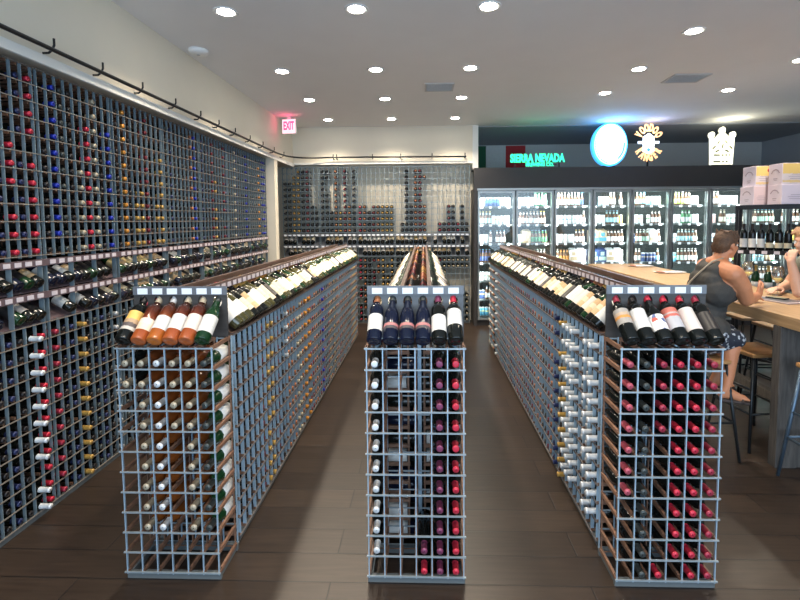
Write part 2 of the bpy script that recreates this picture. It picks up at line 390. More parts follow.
def grid_mesh(mb, rk, xs, rows, depth, z0, z1, overhang=.01, rear=True, rodw=.0065, bar=.028, thin=.005):
    for x in xs:                                       # flat upright bars at front and rear
        mb.box((x-thin/2, .004, z0), (x+thin/2, .004+bar, z1), 0, rk.M)
        if rear: mb.box((x-thin/2, depth-bar-.004, z0), (x+thin/2, depth-.004, z1), 0, rk.M)
    for z in rows:                                     # cross rods
        mb.box((xs[0]-overhang, -.003, z-rodw/2), (xs[-1]+overhang, .0038, z+rodw/2), 1, rk.M)
        if rear: mb.box((xs[0]-.003, depth-.0038, z-.0085-rodw), (xs[-1]+.003, depth, z-.0085), 1, rk.M)
def slat_mesh(mb, rk, xs, rows, depth, w=.012, h=.018):
    for x in xs: mb.box((x-.0024, depth-.044, rows[0]-.008), (x+.0024, depth-.034, rows[-1]+.008), 0, rk.M)
    mb.box((xs[0]-.004, depth-.043, rows[0]-.0085), (xs[-1]+.004, depth-.035, rows[0]-.0075), 0, rk.M)
    for x in xs:
        for z in rows:
            mb.box((x-w/2, .033, z-h/2), (x+w/2, depth-.033, z+h/2), 0, rk.M)
            mb.box((x-w/2-.001, .0045, z-h/2+.001), (x-.0031, .033, z+h/2-.001), 0, rk.M)
            mb.box((x+.0031, .0045, z-h/2+.001), (x+w/2+.001, .033, z+h/2-.001), 0, rk.M)

CARD = {}
def price_card(rk, parent, s, z, t=-.004, w=.046, h=.030, m='card_lilac'):
    key = (w, h, m)
    if key not in CARD:
        mb = MB(); mb.box((-w/2, -.001, -h/2), (w/2, .001, h/2)); CARD[key] = mb.mesh('price_card', [M[m]])
    o = link('price_card', CARD[key], parent)
    p = rk.p(s, t, z) - parent.location
    o.location = p; o.rotation_euler = (0, 0, math.atan2(rk.u.y, rk.u.x))
    return o

def holed_board(mb, x0, x1, z0, z1, hx, hz, rx, rz, y0, y1, mi=0):
    """one slab x0..x1 by z0..z1 with an oval hole, y0 front to y1 back"""
    n = 24; out = []; hole = []
    for k in range(n):
        th = 2*PI*(k+.5)/n; c, s = math.cos(th), math.sin(th)
        hole.append((hx+rx*c, hz+rz*s))
        sx = ((x1-hx) if c > 0 else (hx-x0))/max(abs(c), 1e-6); sz = ((z1-hz) if s > 0 else (hz-z0))/max(abs(s), 1e-6)
        q = min(sx, sz); out.append((hx+q*c, hz+q*s))
    # push ring points to the corners so the slab stays rectangular
    for cx, cz in ((x0, z0), (x1, z0), (x1, z1), (x0, z1)):
        k = min(range(n), key=lambda i: (out[i][0]-cx)**2+(out[i][1]-cz)**2); out[k] = (cx, cz)
    vs = [(x, y0, z) for x, z in out]+[(x, y0, z) for x, z in hole]+[(x, y1, z) for x, z in out]+[(x, y1, z) for x, z in hole]
    fs = []
    for k in range(n):
        j = (k+1) % n
        fs += [(k, j, n+j, n+k), (2*n+k, 3*n+k, 3*n+j, 2*n+j), (n+k, n+j, 3*n+j, 3*n+k), (k, 2*n+k, 2*n+j, j)]
    mb.add(vs, fs, mi)

# ---- island end racks (six columns, eleven rows) with a display board on top
W6 = .456; PC = W6/6
Y0 = 2.083; DEND = .237
ANG = math.radians(41)
BASE_Z = 1.191
def end_rack(x0, which, boardmat, display):
    t = thing('end_rack', 'steel and wood six-column wine rack with price board at the %s island\'s front end' % which, 'wine rack', (x0+W6/2, Y0, 0), 0, 'end racks of the islands')
    inv = Matrix.Translation(-t.location)
    rk = Rack((x0, Y0, 0), (1, 0, 0), (0, 1, 0)); rk.M = inv @ rk.M
    xs = [PC*i for i in range(7)]
    g = MB(); grid_mesh(g, rk, xs, ROWS, DEND, ZB-.012, ZT+.004, bar=.009)
    build('wire_grid', g, [M['steel'], M['rod']], t)
    s = MB(); slat_mesh(s, rk, xs, ROWS, DEND); build('wooden_slats', s, M['slat'], t)
    p = MB(); p.box((-.006, .012, 0), (W6+.006, .030, .033), 0, rk.M); p.box((-.006, DEND-.03, 0), (W6+.006, DEND-.012, .033), 0, rk.M)
    p.box((.0, .03, .0), (.016, DEND-.03, .033), 0, rk.M); p.box((W6-.016, .03, 0), (W6, DEND-.03, .033), 0, rk.M)
    build('plinth', p, M['plinth'], t)
    yb = .165
    b = MB()
    for i in range(6):
        holed_board(b, PC*i-(.012 if i == 0 else 0), PC*(i+1)+(.012 if i == 5 else 0), 1.168, 1.384, PC*(i+.5), HOLE_Z, .0225, .0300, yb, yb+.008)
    o = build('display_board', b, M[boardmat], t, (x0-t.location.x, 0, 0))
    c = MB(); c.box((-.013, yb-.004, 1.3845), (W6+.013, yb+.004, 1.427), 0, rk.M)
    build('card_strip', c, M['strip_acrylic'], t)
    c = MB()
    for xx in (.004, W6-.012): c.box((xx, yb+.0085, 1.166), (xx+.006, yb+.018, 1.38), 0, rk.M)
    build('board_bracket', c, M['black'], t)
    rw = Rack((x0, Y0, 0), (1, 0, 0), (0, 1, 0))
    for i in range(6): price_card(rw, t, PC*(i+.5), 1.403, yb-.006, .052, .030, 'card')
    for i, (gl, cp, lb, shp, lo, hi) in enumerate(display):
        ax = Vector((0, math.cos(ANG), math.sin(ANG)))
        ax_ = Vector((random.uniform(-.004, .004), ax.y, ax.z))
        lw = {'white': 'white', 'cream': 'cream', 'art': 'orange and black art', 'peach': 'peach', 'greyorange': 'grey and orange', 'redart': 'red and white art', 'redgrey': 'red-topped grey', 'pinkband': 'pink-banded dark', 'black': 'black', 'ivory': 'ivory', 'tan': 'tan', 'butter': 'yellow'}[lb]
        bottle((x0+PC*(i+.5), Y0-.012, BASE_Z), ax_, gl, cp, lb, shp, R=.0352, show=9, lo=lo, hi=hi,
               desc='%s bottle, %s label, %s from left on %s end rack\'s display' % (GLASSWORD[gl], lw, ORD(i+1), which), group='display bottles on the end racks')
    return t
# neck height where the display bottles pass the board
HOLE_Z = BASE_Z + math.tan(ANG)*(.165+.004+.012)

XL, XC, XR = -1.466, -.2735, .9085
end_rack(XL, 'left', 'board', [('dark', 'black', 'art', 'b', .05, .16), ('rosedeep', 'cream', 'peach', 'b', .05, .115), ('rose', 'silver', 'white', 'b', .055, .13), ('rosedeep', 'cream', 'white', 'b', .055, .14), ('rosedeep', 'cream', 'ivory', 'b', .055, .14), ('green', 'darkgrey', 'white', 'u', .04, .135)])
end_rack(XC, 'middle', 'board_grey', [('navy', 'copper', 'white', 'b', .05, .14), ('navy', 'darkgrey', 'pinkband', 'u', .055, .09), ('navy', 'darkgrey', 'pinkband', 'u', .055, .09), ('navy', 'darkgrey', 'pinkband', 'u', .055, .09), ('dark', 'plum', 'white', 'b', .045, .135), ('dark', 'red', 'white', 'b', .08, .17)])
end_rack(XR, 'right', 'board', [('dark', 'crimson', 'greyorange', 'b', .085, .17), ('dark', 'black', 'white', 'b', .06, .17), ('dark', 'red', 'redart', 'u', .05, .135), ('dark', 'red', 'redgrey', 'b', .06, .175), ('dark', 'red', 'ivory', 'b', .05, .175), ('dark', 'crimson', 'black', 'b', .05, .15)])

# stored bottles, neck out, in the end racks.  row 0 is the top row
RB = .0365
def stored(x0, which, c, r, glass, cap, lab=None, shape='b', jut=.002):
    z = ROWS[10-r]+.0285
    bottle((x0+PC*(c+.5), Y0-jut+.262, z), (0, -1, 0), glass, cap, lab, shape, L=.262, R=.0348, show=2.2,
           desc='%s bottle, %s row down, %s column of the %s end rack' % (CAPWORD[cap], ORD(r+1), ORD(c+1), which), group='bottles stored in the %s end rack' % which)
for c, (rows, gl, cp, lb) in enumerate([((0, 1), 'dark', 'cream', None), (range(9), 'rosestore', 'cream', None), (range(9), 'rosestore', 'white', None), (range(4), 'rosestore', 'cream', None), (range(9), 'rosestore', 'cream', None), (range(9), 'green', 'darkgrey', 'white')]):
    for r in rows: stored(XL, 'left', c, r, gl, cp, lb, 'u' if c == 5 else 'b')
for c, (rows, gl, cp) in enumerate([(range(10), 'dark', 'white'), ((), 'dark', 'red'), ((), 'dark', 'red'), ((9, 10), 'dark', 'plum'), (range(11), 'dark', 'plum'), (range(11), 'dark', 'red')]):
    for r in rows: stored(XC, 'middle', c, r, gl, 'red' if (c == 3 and r == 10) else cp)
for c, (rows, gl, cp) in enumerate([(range(7), 'dark', 'pink'), (range(11), 'dark', 'darkgrey'), ((0, 1, 2, 3, 10), 'dark', 'crimson'), (range(10), 'dark', 'red'), (range(11), 'dark', 'red'), (range(11), 'dark', 'crimson')]):
    for r in rows: stored(XR, 'right', c, r, gl, 'red' if (c == 2 and r == 10) else cp)

# ---- double sided island racks
Y1 = 2.345
SLOPE = math.radians(42.5)
def island(x0, which, y_end, nmod, ncol, faces_cards):
    """bays of a long double sided rack; ridge boards with price cards above the two slopes"""
    Lm = (y_end-Y1)/nmod
    HD = W6/2
    for k in range(nmod):
        ya = Y1+Lm*k; yb = ya+Lm
        where = ('nearest the end rack', 'in the middle of the row', 'at the far end of the row')[k] if nmod == 3 else ('nearest the end rack', 'at the far end')[k]
        t = thing('island_rack', 'long double-sided wine rack bay of the %s island, %s' % (which, where), 'wine rack', (x0+HD, ya, 0), 0, 'bays of the island racks')
        inv = Matrix.Translation(-t.location)
        pc = (Lm-.044)/ncol
        offs = [.022+pc*i for i in range(ncol+1)]
        for side in (1, -1):
            # face pointing +x (side 1) or -x (side -1)
            rk = Rack((x0+HD+HD*side, ya, 0), (0, 1, 0), (-side, 0, 0)); rw = Rack((x0+HD+HD*side, ya, 0), (0, 1, 0), (-side, 0, 0)); rk.M = inv @ rk.M
            xs = [.004]+offs+[Lm-.004] if True else offs
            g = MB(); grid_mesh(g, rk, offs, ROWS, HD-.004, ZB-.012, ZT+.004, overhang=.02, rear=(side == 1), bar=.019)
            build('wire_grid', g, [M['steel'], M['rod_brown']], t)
            s = MB(); slat_mesh(s, rk, offs, ROWS, HD-.004); build('wooden_slats', s, M['slat'], t)
            # lip and sloping support of the display
            e = MB(); e.box((.0, .001, ZT+.005), (Lm, .020, ZT+.009), 0, rk.M)
            ca, sa = math.cos(SLOPE), math.sin(SLOPE)
            # support panel under the bottles: from (t=.045, z=1.168) rising inward
            vs = [rk.M @ Vector(q) for q in ((.002, .028, 1.157), (Lm-.002, .028, 1.157), (Lm-.002, HD-.085, 1.157+(HD-.113)*math.tan(SLOPE)), (.002, HD-.085, 1.157+(HD-.113)*math.tan(SLOPE)))]
            vs += [v-Vector((0, 0, .008)) for v in vs]
            e.add(vs, [(0, 1, 2, 3), (7, 6, 5, 4), (0, 4, 5, 1), (1, 5, 6, 2), (2, 6, 7, 3), (3, 7, 4, 0)])
            build('display_slope', e, M['dark_wood'], t)
            r = MB(); r.box((0, HD-.082, 1.377), (Lm, HD-.062, 1.410), 0, rk.M)
            r.box((0, HD-.0845, 1.371), (Lm, HD-.0822, 1.402), 1, rk.M)
            for q in (.0, Lm-.012): r.box((q, HD-.078, 1.24), (q+.008, HD-.066, 1.377), 0, rk.M)
            build('ridge_board', r, [M['dark_wood'], M['violet_strip']], t)
            if side in faces_cards:
                for i in range(ncol): price_card(rw, t, offs[i]+pc/2, 1.3865, HD-.0865, pc*.62, .026)
        p = MB()
        for q in (.012, W6-.030): p.box((x0+q, ya, 0), (x0+q+.018, yb, .033), 0, inv)
        build('plinth', p, M['plinth'], t)
        for yy in (ya+.003, yb-.009) if k in (0, nmod-1) else (ya+.003,):
            if (k == 0 and yy > ya+.1): continue
            p = MB()
            vs = [inv @ Vector(v) for v in ((x0+.02, yy, ZT+.006), (x0+W6-.02, yy, ZT+.006), (x0+HD+.08, yy, 1.27), (x0+HD-.08, yy, 1.27), (x0+.02, yy+.006, ZT+.006), (x0+W6-.02, yy+.006, ZT+.006), (x0+HD+.08, yy+.006, 1.27), (x0+HD-.08, yy+.006, 1.27))]
            p.add(vs, [(0, 1, 2, 3), (7, 6, 5, 4), (0, 4, 5, 1), (1, 5, 6, 2), (2, 6, 7, 3), (3, 7, 4, 0)])
            build('end_panel', p, M['board'], t)
    return Lm

def slope_bottles(x0, which, Lm, nmod, ncol, side, pick, shift=0.0, mass=False):
    HD = W6/2; pc = (Lm-.044)/ncol; n = 0
    for k in range(nmod):
        for i in range(ncol):
            n += 1
            y = Y1+Lm*k+.022+pc*(i+.5)+shift
            if k == 0 and i == 0 and shift == 0: y += .001
            gl, cp, lb, shp = pick(n)
            if gl is None: continue
            ax = Vector((-side*math.cos(SLOPE), random.uniform(-.005, .005), math.sin(SLOPE)))
            lw = {'white': 'white', 'cream': 'cream', 'butter': 'yellow', 'tan': 'tan', 'ivory': 'ivory', 'peach': 'peach', 'black': 'black', 'redgrey': 'red and grey'}[lb]
            bottle((x0+HD+side*.237, y, BASE_Z), ax, gl, cp, lb, shp, R=.036, show=9 if not mass else 0, lo=rs.uniform(.03, .055), hi=rs.uniform(.135, .165), mass=mass,
                   desc='%s bottle, %s label, %s from front on %s island\'s display slope' % (GLASSWORD[gl] if gl != 'straw' else 'pale', lw, ORD(n), which), group='bottles on the %s island\'s slope' % which)

LmL = island(XL, 'left', 6.81, 3, 19, (1, -1))
LmC = island(XC, 'middle', 6.33, 3, 17, ())
LmR = island(XR, 'right', 6.36, 3, 17, (1, -1))
rs = random.Random(5)
def pick_left(n):
    if n in (1, 2): return ('straw', 'gold', 'white', 'b')
    if n in (5, 9, 10, 16, 23, 24, 31, 40): return ('dark', rs.choice(['black', 'darkred', 'copper']), rs.choice(['black', 'tan', 'cream']), 'b')
    return (rs.choice(['straw', 'straw', 'green', 'dark']), rs.choice(['gold', 'gold', 'orange', 'cream', 'white', 'copper']), rs.choice(['white', 'white', 'cream', 'cream', 'butter']), rs.choice('bu'))
def pick_right(n):
    if n % 7 in (2, 5): return ('dark', rs.choice(['black', 'gold']), rs.choice(['black', 'black', 'tan']), 'b')
    return (rs.choice(['dark', 'dark', 'green', 'dark']), rs.choice(['black', 'black', 'gold', 'copper', 'darkred', 'cream']), rs.choice(['ivory', 'white', 'white', 'ivory', 'cream', 'tan']), rs.choice('bbu'))
slope_bottles(XL, 'left', LmL, 3, 19, 1, pick_left)
slope_bottles(XR, 'right', LmR, 3, 17, -1, pick_right)
def pick_mid(n):
    return (rs.choice(['dark', 'dark', 'green', 'dark']), rs.choice(['black', 'black', 'copper', 'darkred', 'gold', 'black']), rs.choice(['white', 'tan', 'cream', 'ivory', 'black']), 'b')
slope_bottles(XC, 'middle', LmC, 3, 17, 1, pick_mid, 0.018, True)
slope_bottles(XC, 'middle', LmC, 3, 17, -1, lambda n: (None,)*4 if n in (36, 39, 40, 42, 44, 45, 47, 48, 49) else pick_mid(n), -0.018, True)

# stored bottles in the visible sides of the islands
def island_side(x0, Lm, nmod, ncol, side, colcap, which, fill=.93):
    HD = W6/2; pc = (Lm-.044)/ncol; n = 0
    for k in range(nmod):
        for i in range(ncol):
            n += 1
            cps = colcap(n)
            if cps is None: continue
            cp, jut, ind, rows = cps
            y = Y1+Lm*k+.022+pc*(i+.5)
            for r in rows:
                if not ind and rs.random() > fill: continue
                z = ROWS[10-r]+.0285; x = x0+HD+side*(HD+jut)
                bottle((x-side*(.285 if jut > .03 else .235), y, z), (side, 0, 0), 'dark', cp, None, 'b', L=.285 if jut > .03 else .235, R=.0348, show=3.4 if ind else 0, mass=not ind,
                       desc='%s bottle jutting from %s island\'s side, %s column, %s row down' % (CAPWORD[cp], which, ORD(n), ORD(r+1)), group='white-capped bottles jutting from the right island')
ALLR = tuple(range(11))
def cap_left(n):
    if n in (7, 8): return ('gold', .004, False, ALLR)
    if n == 12: return ('silver', .012, False, (0, 1, 2, 3))
    if n in (16, 17): return ('cream', .006, False, ALLR)
    if n in (19, 20): return ('orange', .012, False, ALLR)
    if n == 27: return ('blue', .01, False, ALLR)
    if n < 11: return (rs.choice(['black', 'darkgrey', 'navy', 'darkred']), -.012, False, ALLR)
    return (rs.choice(['copper', 'gold', 'black', 'black', 'copper', 'darkgrey', 'darkred']), -.002, False, ALLR)
def cap_right(n):
    if n in (1, 2): return ('white', .038, True, tuple(range(10)))
    if n in (5, 6, 7): return ('white', .038, True, tuple(range(10)))
    if n in (3, 4): return ('silver', -.01, False, ALLR)
    if n == 8: return ('gold', .035, False, ALLR)
    if n == 10: return ('navy', .02, False, ALLR)
    if n == 43: return ('white', .02, False, ALLR)
    if n > 44: return (rs.choice(['cream', 'black', 'copper', 'silver']), .01, False, ALLR)
    return (rs.choice(['copper', 'darkred', 'black', 'black', 'darkgrey', 'crimson', 'navy', 'darkred', 'darkgrey', 'copper']), -.004, False, ALLR)
island_side(XL, LmL, 3, 19, 1, cap_left, 'left')
island_side(XR, LmR, 3, 17, -1, cap_right, 'right')
# the middle island's own sides, glimpsed through its end rack and over the aisles
for side in (1, -1):
    pc = (LmC-.044)/17
    for k in range(3):
        for i in range(17):
            cp = rs.choice(['black', 'darkgrey', 'copper', 'darkred', 'navy', 'gold', 'cream'])
            for r in range(11):
                if rs.random() < .12: continue
                bottle((XC+W6/2+side*.008, Y1+LmC*k+.022+pc*(i+.5), ROWS[10-r]+.0285), (side, 0, 0), rs.choice(['navy', 'dark']), cp, rs.choice(['white', None, None]), 'b', L=.212, R=.0348, mass=True)

# ---- wall racks
ZU0, ZU1 = 1.562, 2.66
ROWSU = [ZU0+(ZU1-ZU0)/11*i for i in range(12)]
def wall_bay(name, origin, u, d, width, ncol, depth, label, group, left=True):
    t = thing(name, label, 'wine rack', origin, 0, group)
    inv = Matrix.Translation(-Vector(origin))
    rk = Rack(origin, u, d); rw = Rack(origin, u, d); rk.M = inv @ rk.M
    gap = .034 if left else .026
    pc = (width-gap)/ncol; offs = [gap/2+pc*i for i in range(ncol+1)]
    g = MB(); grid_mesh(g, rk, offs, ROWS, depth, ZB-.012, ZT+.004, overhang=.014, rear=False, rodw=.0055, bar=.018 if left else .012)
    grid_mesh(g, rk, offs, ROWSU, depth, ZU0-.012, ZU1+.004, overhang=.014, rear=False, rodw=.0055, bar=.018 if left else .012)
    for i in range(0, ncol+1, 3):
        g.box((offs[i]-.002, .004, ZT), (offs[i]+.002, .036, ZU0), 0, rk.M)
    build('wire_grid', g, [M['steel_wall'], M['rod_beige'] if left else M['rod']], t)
    s = MB()
    for x in offs:
        for z in ROWS+ROWSU:
            s.box((x-.005, .034, z-.008), (x+.005, depth-.002 if left else .110, z+.008), 0, rk.M)
        e_ = depth-.012 if left else .036
        s.box((x-.0023, e_, ROWS[0]), (x+.0023, e_+.008, ROWSU[-1]), 0, rk.M)
    s.box((offs[0]-.004, e_+.001, ROWS[0]-.0085), (offs[-1]+.004, e_+.007, ROWS[0]-.0072), 0, rk.M)
    build('wooden_slats' if left else 'peg_rods', s, M['slat'] if left else M['steel_wall'], t)
    sh = MB()
    for z in (1.302, 1.497):
        sh.box((0, -.004, z), (width, .010, z+.040), 0, rk.M)
    for z in (1.157, 1.352):
        vs = [rk.M @ Vector(q) for q in ((.002, .03, z), (width-.002, .03, z), (width-.002, depth-.002, z+(depth-.03)*.577), (.002, depth-.002, z+(depth-.03)*.577))]
        vs += [v-Vector((0, 0, .006)) for v in vs]
        sh.add(vs, [(0, 1, 2, 3), (7, 6, 5, 4), (0, 4, 5, 1), (1, 5, 6, 2), (2, 6, 7, 3), (3, 7, 4, 0)])
    build('display_shelf', sh, M['violet_strip'] if left else M['strip_acrylic'], t)
    p = MB(); p.box((0, .012, 0), (width, .03, .033), 0, rk.M); build('plinth', p, M['plinth'], t)
    for z in (1.322, 1.517):
        for i in range(ncol): price_card(rw, t, offs[i]+pc/2, z, -.0055, pc*.62, .026, 'card_lilac' if left else 'card')
    return t, rw, offs, pc
XW = -2.288; DW = .255
rw_ = random.Random(21)
DARKS = ['black', 'darkgrey', 'black', 'navy', 'black']
def rcol():
    q = rw_.random()
    return rw_.choice(DARKS) if q < .68 else rw_.choice(['red', 'crimson', 'darkred', 'darkred']) if q < .82 else rw_.choice(['gold', 'orange', 'copper']) if q < .90 else rw_.choice(['cream', 'white', 'silver']) if q < .96 else 'blue'
UP = {0: ['black', 'red', 'black', 'darkgrey', 'gold', 'navy', 'red', 'navy', 'red'], 1: ['black', 'blue', 'darkgrey', 'black', 'cream', 'red', 'cream', 'black', 'blue'], 2: ['black', 'orange', 'black', 'gold', 'gold', 'darkred', 'black', 'gold', 'gold']}
LO = {0: ['black', 'red', 'black', 'navy', 'black', 'navy', 'black', 'white', 'red'], 1: ['crimson', 'black', 'navy', 'gold', 'black', 'darkgrey', 'navy', 'black', 'silver']}
NTH_BAY = ['nearest the camera', 'second from the camera', 'third from the camera', 'fourth from the camera', 'fifth from the camera', 'sixth from the camera', 'farthest from the camera']
cnt_u = cnt_l = 0
for k in range(7):
    ya = 2.010+.655*k
    t, rw, offs, pc = wall_bay('bottle_rack', (XW, ya, 0), (0, 1, 0), (-1, 0, 0), .655, 9, DW, 'tall gridded wine rack bay along the left wall, %s' % NTH_BAY[k], 'bays of the left wall rack')
    up = UP.get(k) or [rcol() for _ in range(9)]; lo = LO.get(k) or [rcol() for _ in range(9)]
    for c in range(9):
        y = ya+offs[c]+pc/2
        topu = 11 if rw_.random() < .6 else rw_.randint(4, 11)
        for r in range(11):
            if r >= topu or rw_.random() < .05: continue
            cc = up[c]; jut = .006 if cc not in ('black', 'darkgrey', 'navy') else -.004
            bottle((XW+jut-.245, y, ROWSU[r]+.026), (1, 0, 0), 'dark', cc, None, 'b', L=.245, R=.0315, mass=True)
        for r in range(11):
            if rw_.random() < .05: continue
            cc = lo[c]; jut = .006 if cc not in ('black', 'darkgrey', 'navy') else -.004
            if k == 0 and c == 7: jut = .055
            if k == 1 and c == 3: jut = .03
            L = .245+max(0, jut-.006)
            bottle((XW+jut-L, y, ROWS[r]+.026), (1, 0, 0), 'dark', cc, None, 'b', L=L, R=.0315, mass=True)
        for zi, z in enumerate((1.197, 1.392)):
            if rw_.random() < .10: continue
            lb = rw_.choice([None, 'ivory', 'cream', 'black', 'tan', None, 'white', 'cream']) if not (k == 2 and zi == 1) else rw_.choice(['tan', 'butter', 'cream'])
            n = k*9+c+1
            bottle((XW+.006, y, z), (-math.cos(math.radians(30)), rw_.uniform(-.004, .004), math.sin(math.radians(30))), rw_.choice(['dark', 'dark', 'green', 'navy']), 'black', lb or 'black', 'b', L=.262, R=.0318, show=6, lo=.05, hi=.13,
                   desc='dark bottle, left wall\'s %s display shelf, %s column of bay %s' % (('lower', 'upper')[zi], ORD(c+1), NTH_BAY[k]), group='bottles on the left wall\'s display shelves')

XB0, YB = -2.413, 7.69
fillb = [9, 9, 10, 11, 11, 11, 5, 4, 11, 7, 4, 11, 4, 11, 5, 11, 5, 5, 4, 5, 5, 5, 5, 5, 0, 2, 11, 5, 11, 11, 5, 0, 0, 2, 2, 5, 5, 2, 5, 2]
for k in range(5):
    t, rw, offs, pc = wall_bay('bottle_rack', (XB0+.638*k, YB, 0), (1, 0, 0), (0, 1, 0), .638, 8, DW, 'gridded wine rack bay on the back wall, %s from the left' % ORD(k+1), 'bays of the back wall rack', False)
    for c in range(8):
        n = k*8+c; x = XB0+.638*k+offs[c]+pc/2; cc = rw_.choice(['black', 'black', 'darkred', 'copper', 'crimson', 'black', 'gold'])
        rowsu = list(range(fillb[n]))
        if n == 9: rowsu += [9, 10]
        if n == 30: rowsu += [9]
        for r in rowsu:
            bottle((x, YB-.02+.262, ROWSU[r]+.028), (0, -1, 0), 'dark', cc, None, 'b', L=.262, R=.035, mass=True)
        for r in range(11):
            if (n > 34 and r in (6, 7, 8)) or rw_.random() < .08: continue
            bottle((x, YB-.02+.262, ROWS[r]+.028), (0, -1, 0), 'dark', cc if n < 34 else 'cream', None, 'b', L=.262, R=.035, mass=True)
        for z in (1.197, 1.392):
            if rw_.random() < .25: continue
            bottle((x, YB-.006, z), (0, math.cos(math.radians(30)), math.sin(math.radians(30))), 'dark', 'black', rw_.choice(['cream', 'ivory', 'tan', 'butter', 'white']), 'b', L=.262, R=.034, mass=True)

# ---- metal shelf unit with bottles and cartons beyond the table
SHX, SHY, SHA = 3.59, 5.36, math.radians(-40)
sh = thing('metal_shelf', 'dark metal shelf unit with bottles and cartons behind the long table', 'shelf', (SHX, SHY, 0), SHA)
SL, SD = 1.55, .36
mb = MB()
for z in (.16, .90, 1.375, 1.880):
    mb.box((0, 0, z-.012), (SL, SD, z+.012))
    mb.box((0, -.006, z-.030), (SL, 0, z+.020))
build('shelf_deck', mb, M['black'], sh)
for px, py in ((.012, .012), (SL-.012, .012), (.012, SD-.012), (SL-.012, SD-.012), (.58, .012), (.58, SD-.012)):
    q = MB(); q.box((px-.016, py-.016, 0), (px+.016, py+.016, 1.90)); build('post', q, M['black'], sh)
shR = Rack((SHX, SHY, 0), (math.cos(SHA), math.sin(SHA), 0), (-math.sin(SHA), math.cos(SHA), 0))
for z in (1.375,):
    for i in range(14):
        o = price_card(shR, sh, 0, 0, 0, .05, .034, 'card_lilac')
        o.location = (.06+i*.108, -.0075, z-.006); o.rotation_euler = (0, 0, 0)
for i in range(18):
    s_ = .070+i*.080
    if abs(s_-.58) < .045: continue
    p = shR.p(s_, .13, 1.388)
    early = i < 3
    bottle(p, (0, 0, 1), 'dark', 'black', 'white' if early else 'cream', 'b', L=.30, R=.036, show=14, lo=.03, hi=.13 if early else .085,
           desc='dark bottle standing on the metal shelf behind the table, %s from the left' % ORD(i+1 if s_ < .58 else i), group='bottles standing on the metal shelf')
for i in range(13):
    s_ = .08+i*.115
    if abs(s_-.58) < .055: continue
    p = shR.p(s_, .13, .913)
    bottle(p, (0, 0, 1), 'green', rs.choice(['gold', 'white', 'black']), 'white', 'u', L=.30, R=.040, mass=True, lo=.05, hi=.11)

# cartons on top of the shelf
def carton(x0, y0, z0, w, d, h, label, face, seal=False):
    t = thing('wine_carton', label, 'carton', (x0, y0, z0), 0, 'wine cartons on the metal shelf')
    mb = MB(); mb.bevbox((0, 0, 0), (w, d, h), .003)
    mb.mi = [0]*len(mb.f)
    o = build('box_body', mb, M['carton_white'], t)
    f = MB(); f.box((.004, -.0015, .004), (w-.004, .0005, h-.004)); build('printed_front', f, M[face], t)
    f = MB()
    n = 9
    for k in range(n):                                  # arched mark on the side panel
        a = PI*(.15+.7*k/(n-1)); f.box((-.0012, d*.5+d*.30*math.cos(a)-.008, h*.45+h*.28*math.sin(a)-.006), (.0004, d*.5+d*.30*math.cos(a)+.008, h*.45+h*.28*math.sin(a)+.006))
    f.box((-.0012, d*.35, h*.28), (.0004, d*.65, h*.31)); f.box((-.0012, d*.4, h*.20), (.0004, d*.6, h*.22))
    build('side_print', f, M['print'], t)
    f = MB(); f.box((w*.20, -.0025, h*.36), (w*.80, -.0012, h*.38)); f.box((w*.25, -.0025, h*.26), (w*.75, -.0012, h*.28)); f.box((w*.3, -.0025, h*.46), (w*.7, -.0012, h*.48))
    build('front_print', f, M['print'], t)
    if seal:
        f = MB(); f.lathe([(0, 0), (.022, 0), (.022, .002), (0, .002)], 14, M_=Matrix.Translation((w*.9, -.0012, h*.78)) @ Matrix.Rotation(PI/2, 4, 'X')); build('seal', f, M['red_print'], t)
ZS = 1.9015
carton(3.705, 5.25, ZS, .165, .22, .21, 'lilac-white carton with pinkish front, bottom left of the stack on the shelf', 'carton_pink')
carton(3.725, 5.255, ZS+.2105, .162, .21, .225, 'carton with yellow-topped front and red seal, top left of the shelf stack', 'carton_yellow', True)
carton(3.822, 5.0, ZS, .32, .20, .21, 'lilac-white carton with white front, bottom right of the stack on the shelf', 'carton_white')
carton(3.825, 5.005, ZS+.2105, .32, .195, .225, 'carton with yellow printed front, top right of the stack on the shelf', 'carton_yellow')

# ---------------------------------------------------------------- long table
TX0, TX1, TY0, TY1, TZ = 2.45, 3.22, 2.62, 6.85, 1.09
t = thing('long_table', 'long bar-height butcher-block table on dark plank legs', 'table', ((TX0+TX1)/2, (TY0+TY1)/2, 0))
c = t.location
mb = MB(); mb.bevbox((TX0-c.x, TY0-c.y, TZ-.085), (TX1-c.x, TY1-c.y, TZ), .006); build('table_top', mb, M['butcher'], t)
for yy in (3.17, 5.9):
    mb = MB()
    for i in range(5):
        xa = TX0+.0+i*.15; mb.bevbox((xa-c.x, yy-c.y-(.012 if i == 0 else 0), 0), (xa+.146-c.x, yy+.06-c.y, TZ-.086), .004)
    build('leg', mb, M['grey_plank'], t)
mb = MB(); mb.bevbox((TX0+.52-c.x, 3.235-c.y, .16), (TX0+.59-c.x, 5.895-c.y, .26), .004); build('stretcher', mb, M['grey_plank'], t)

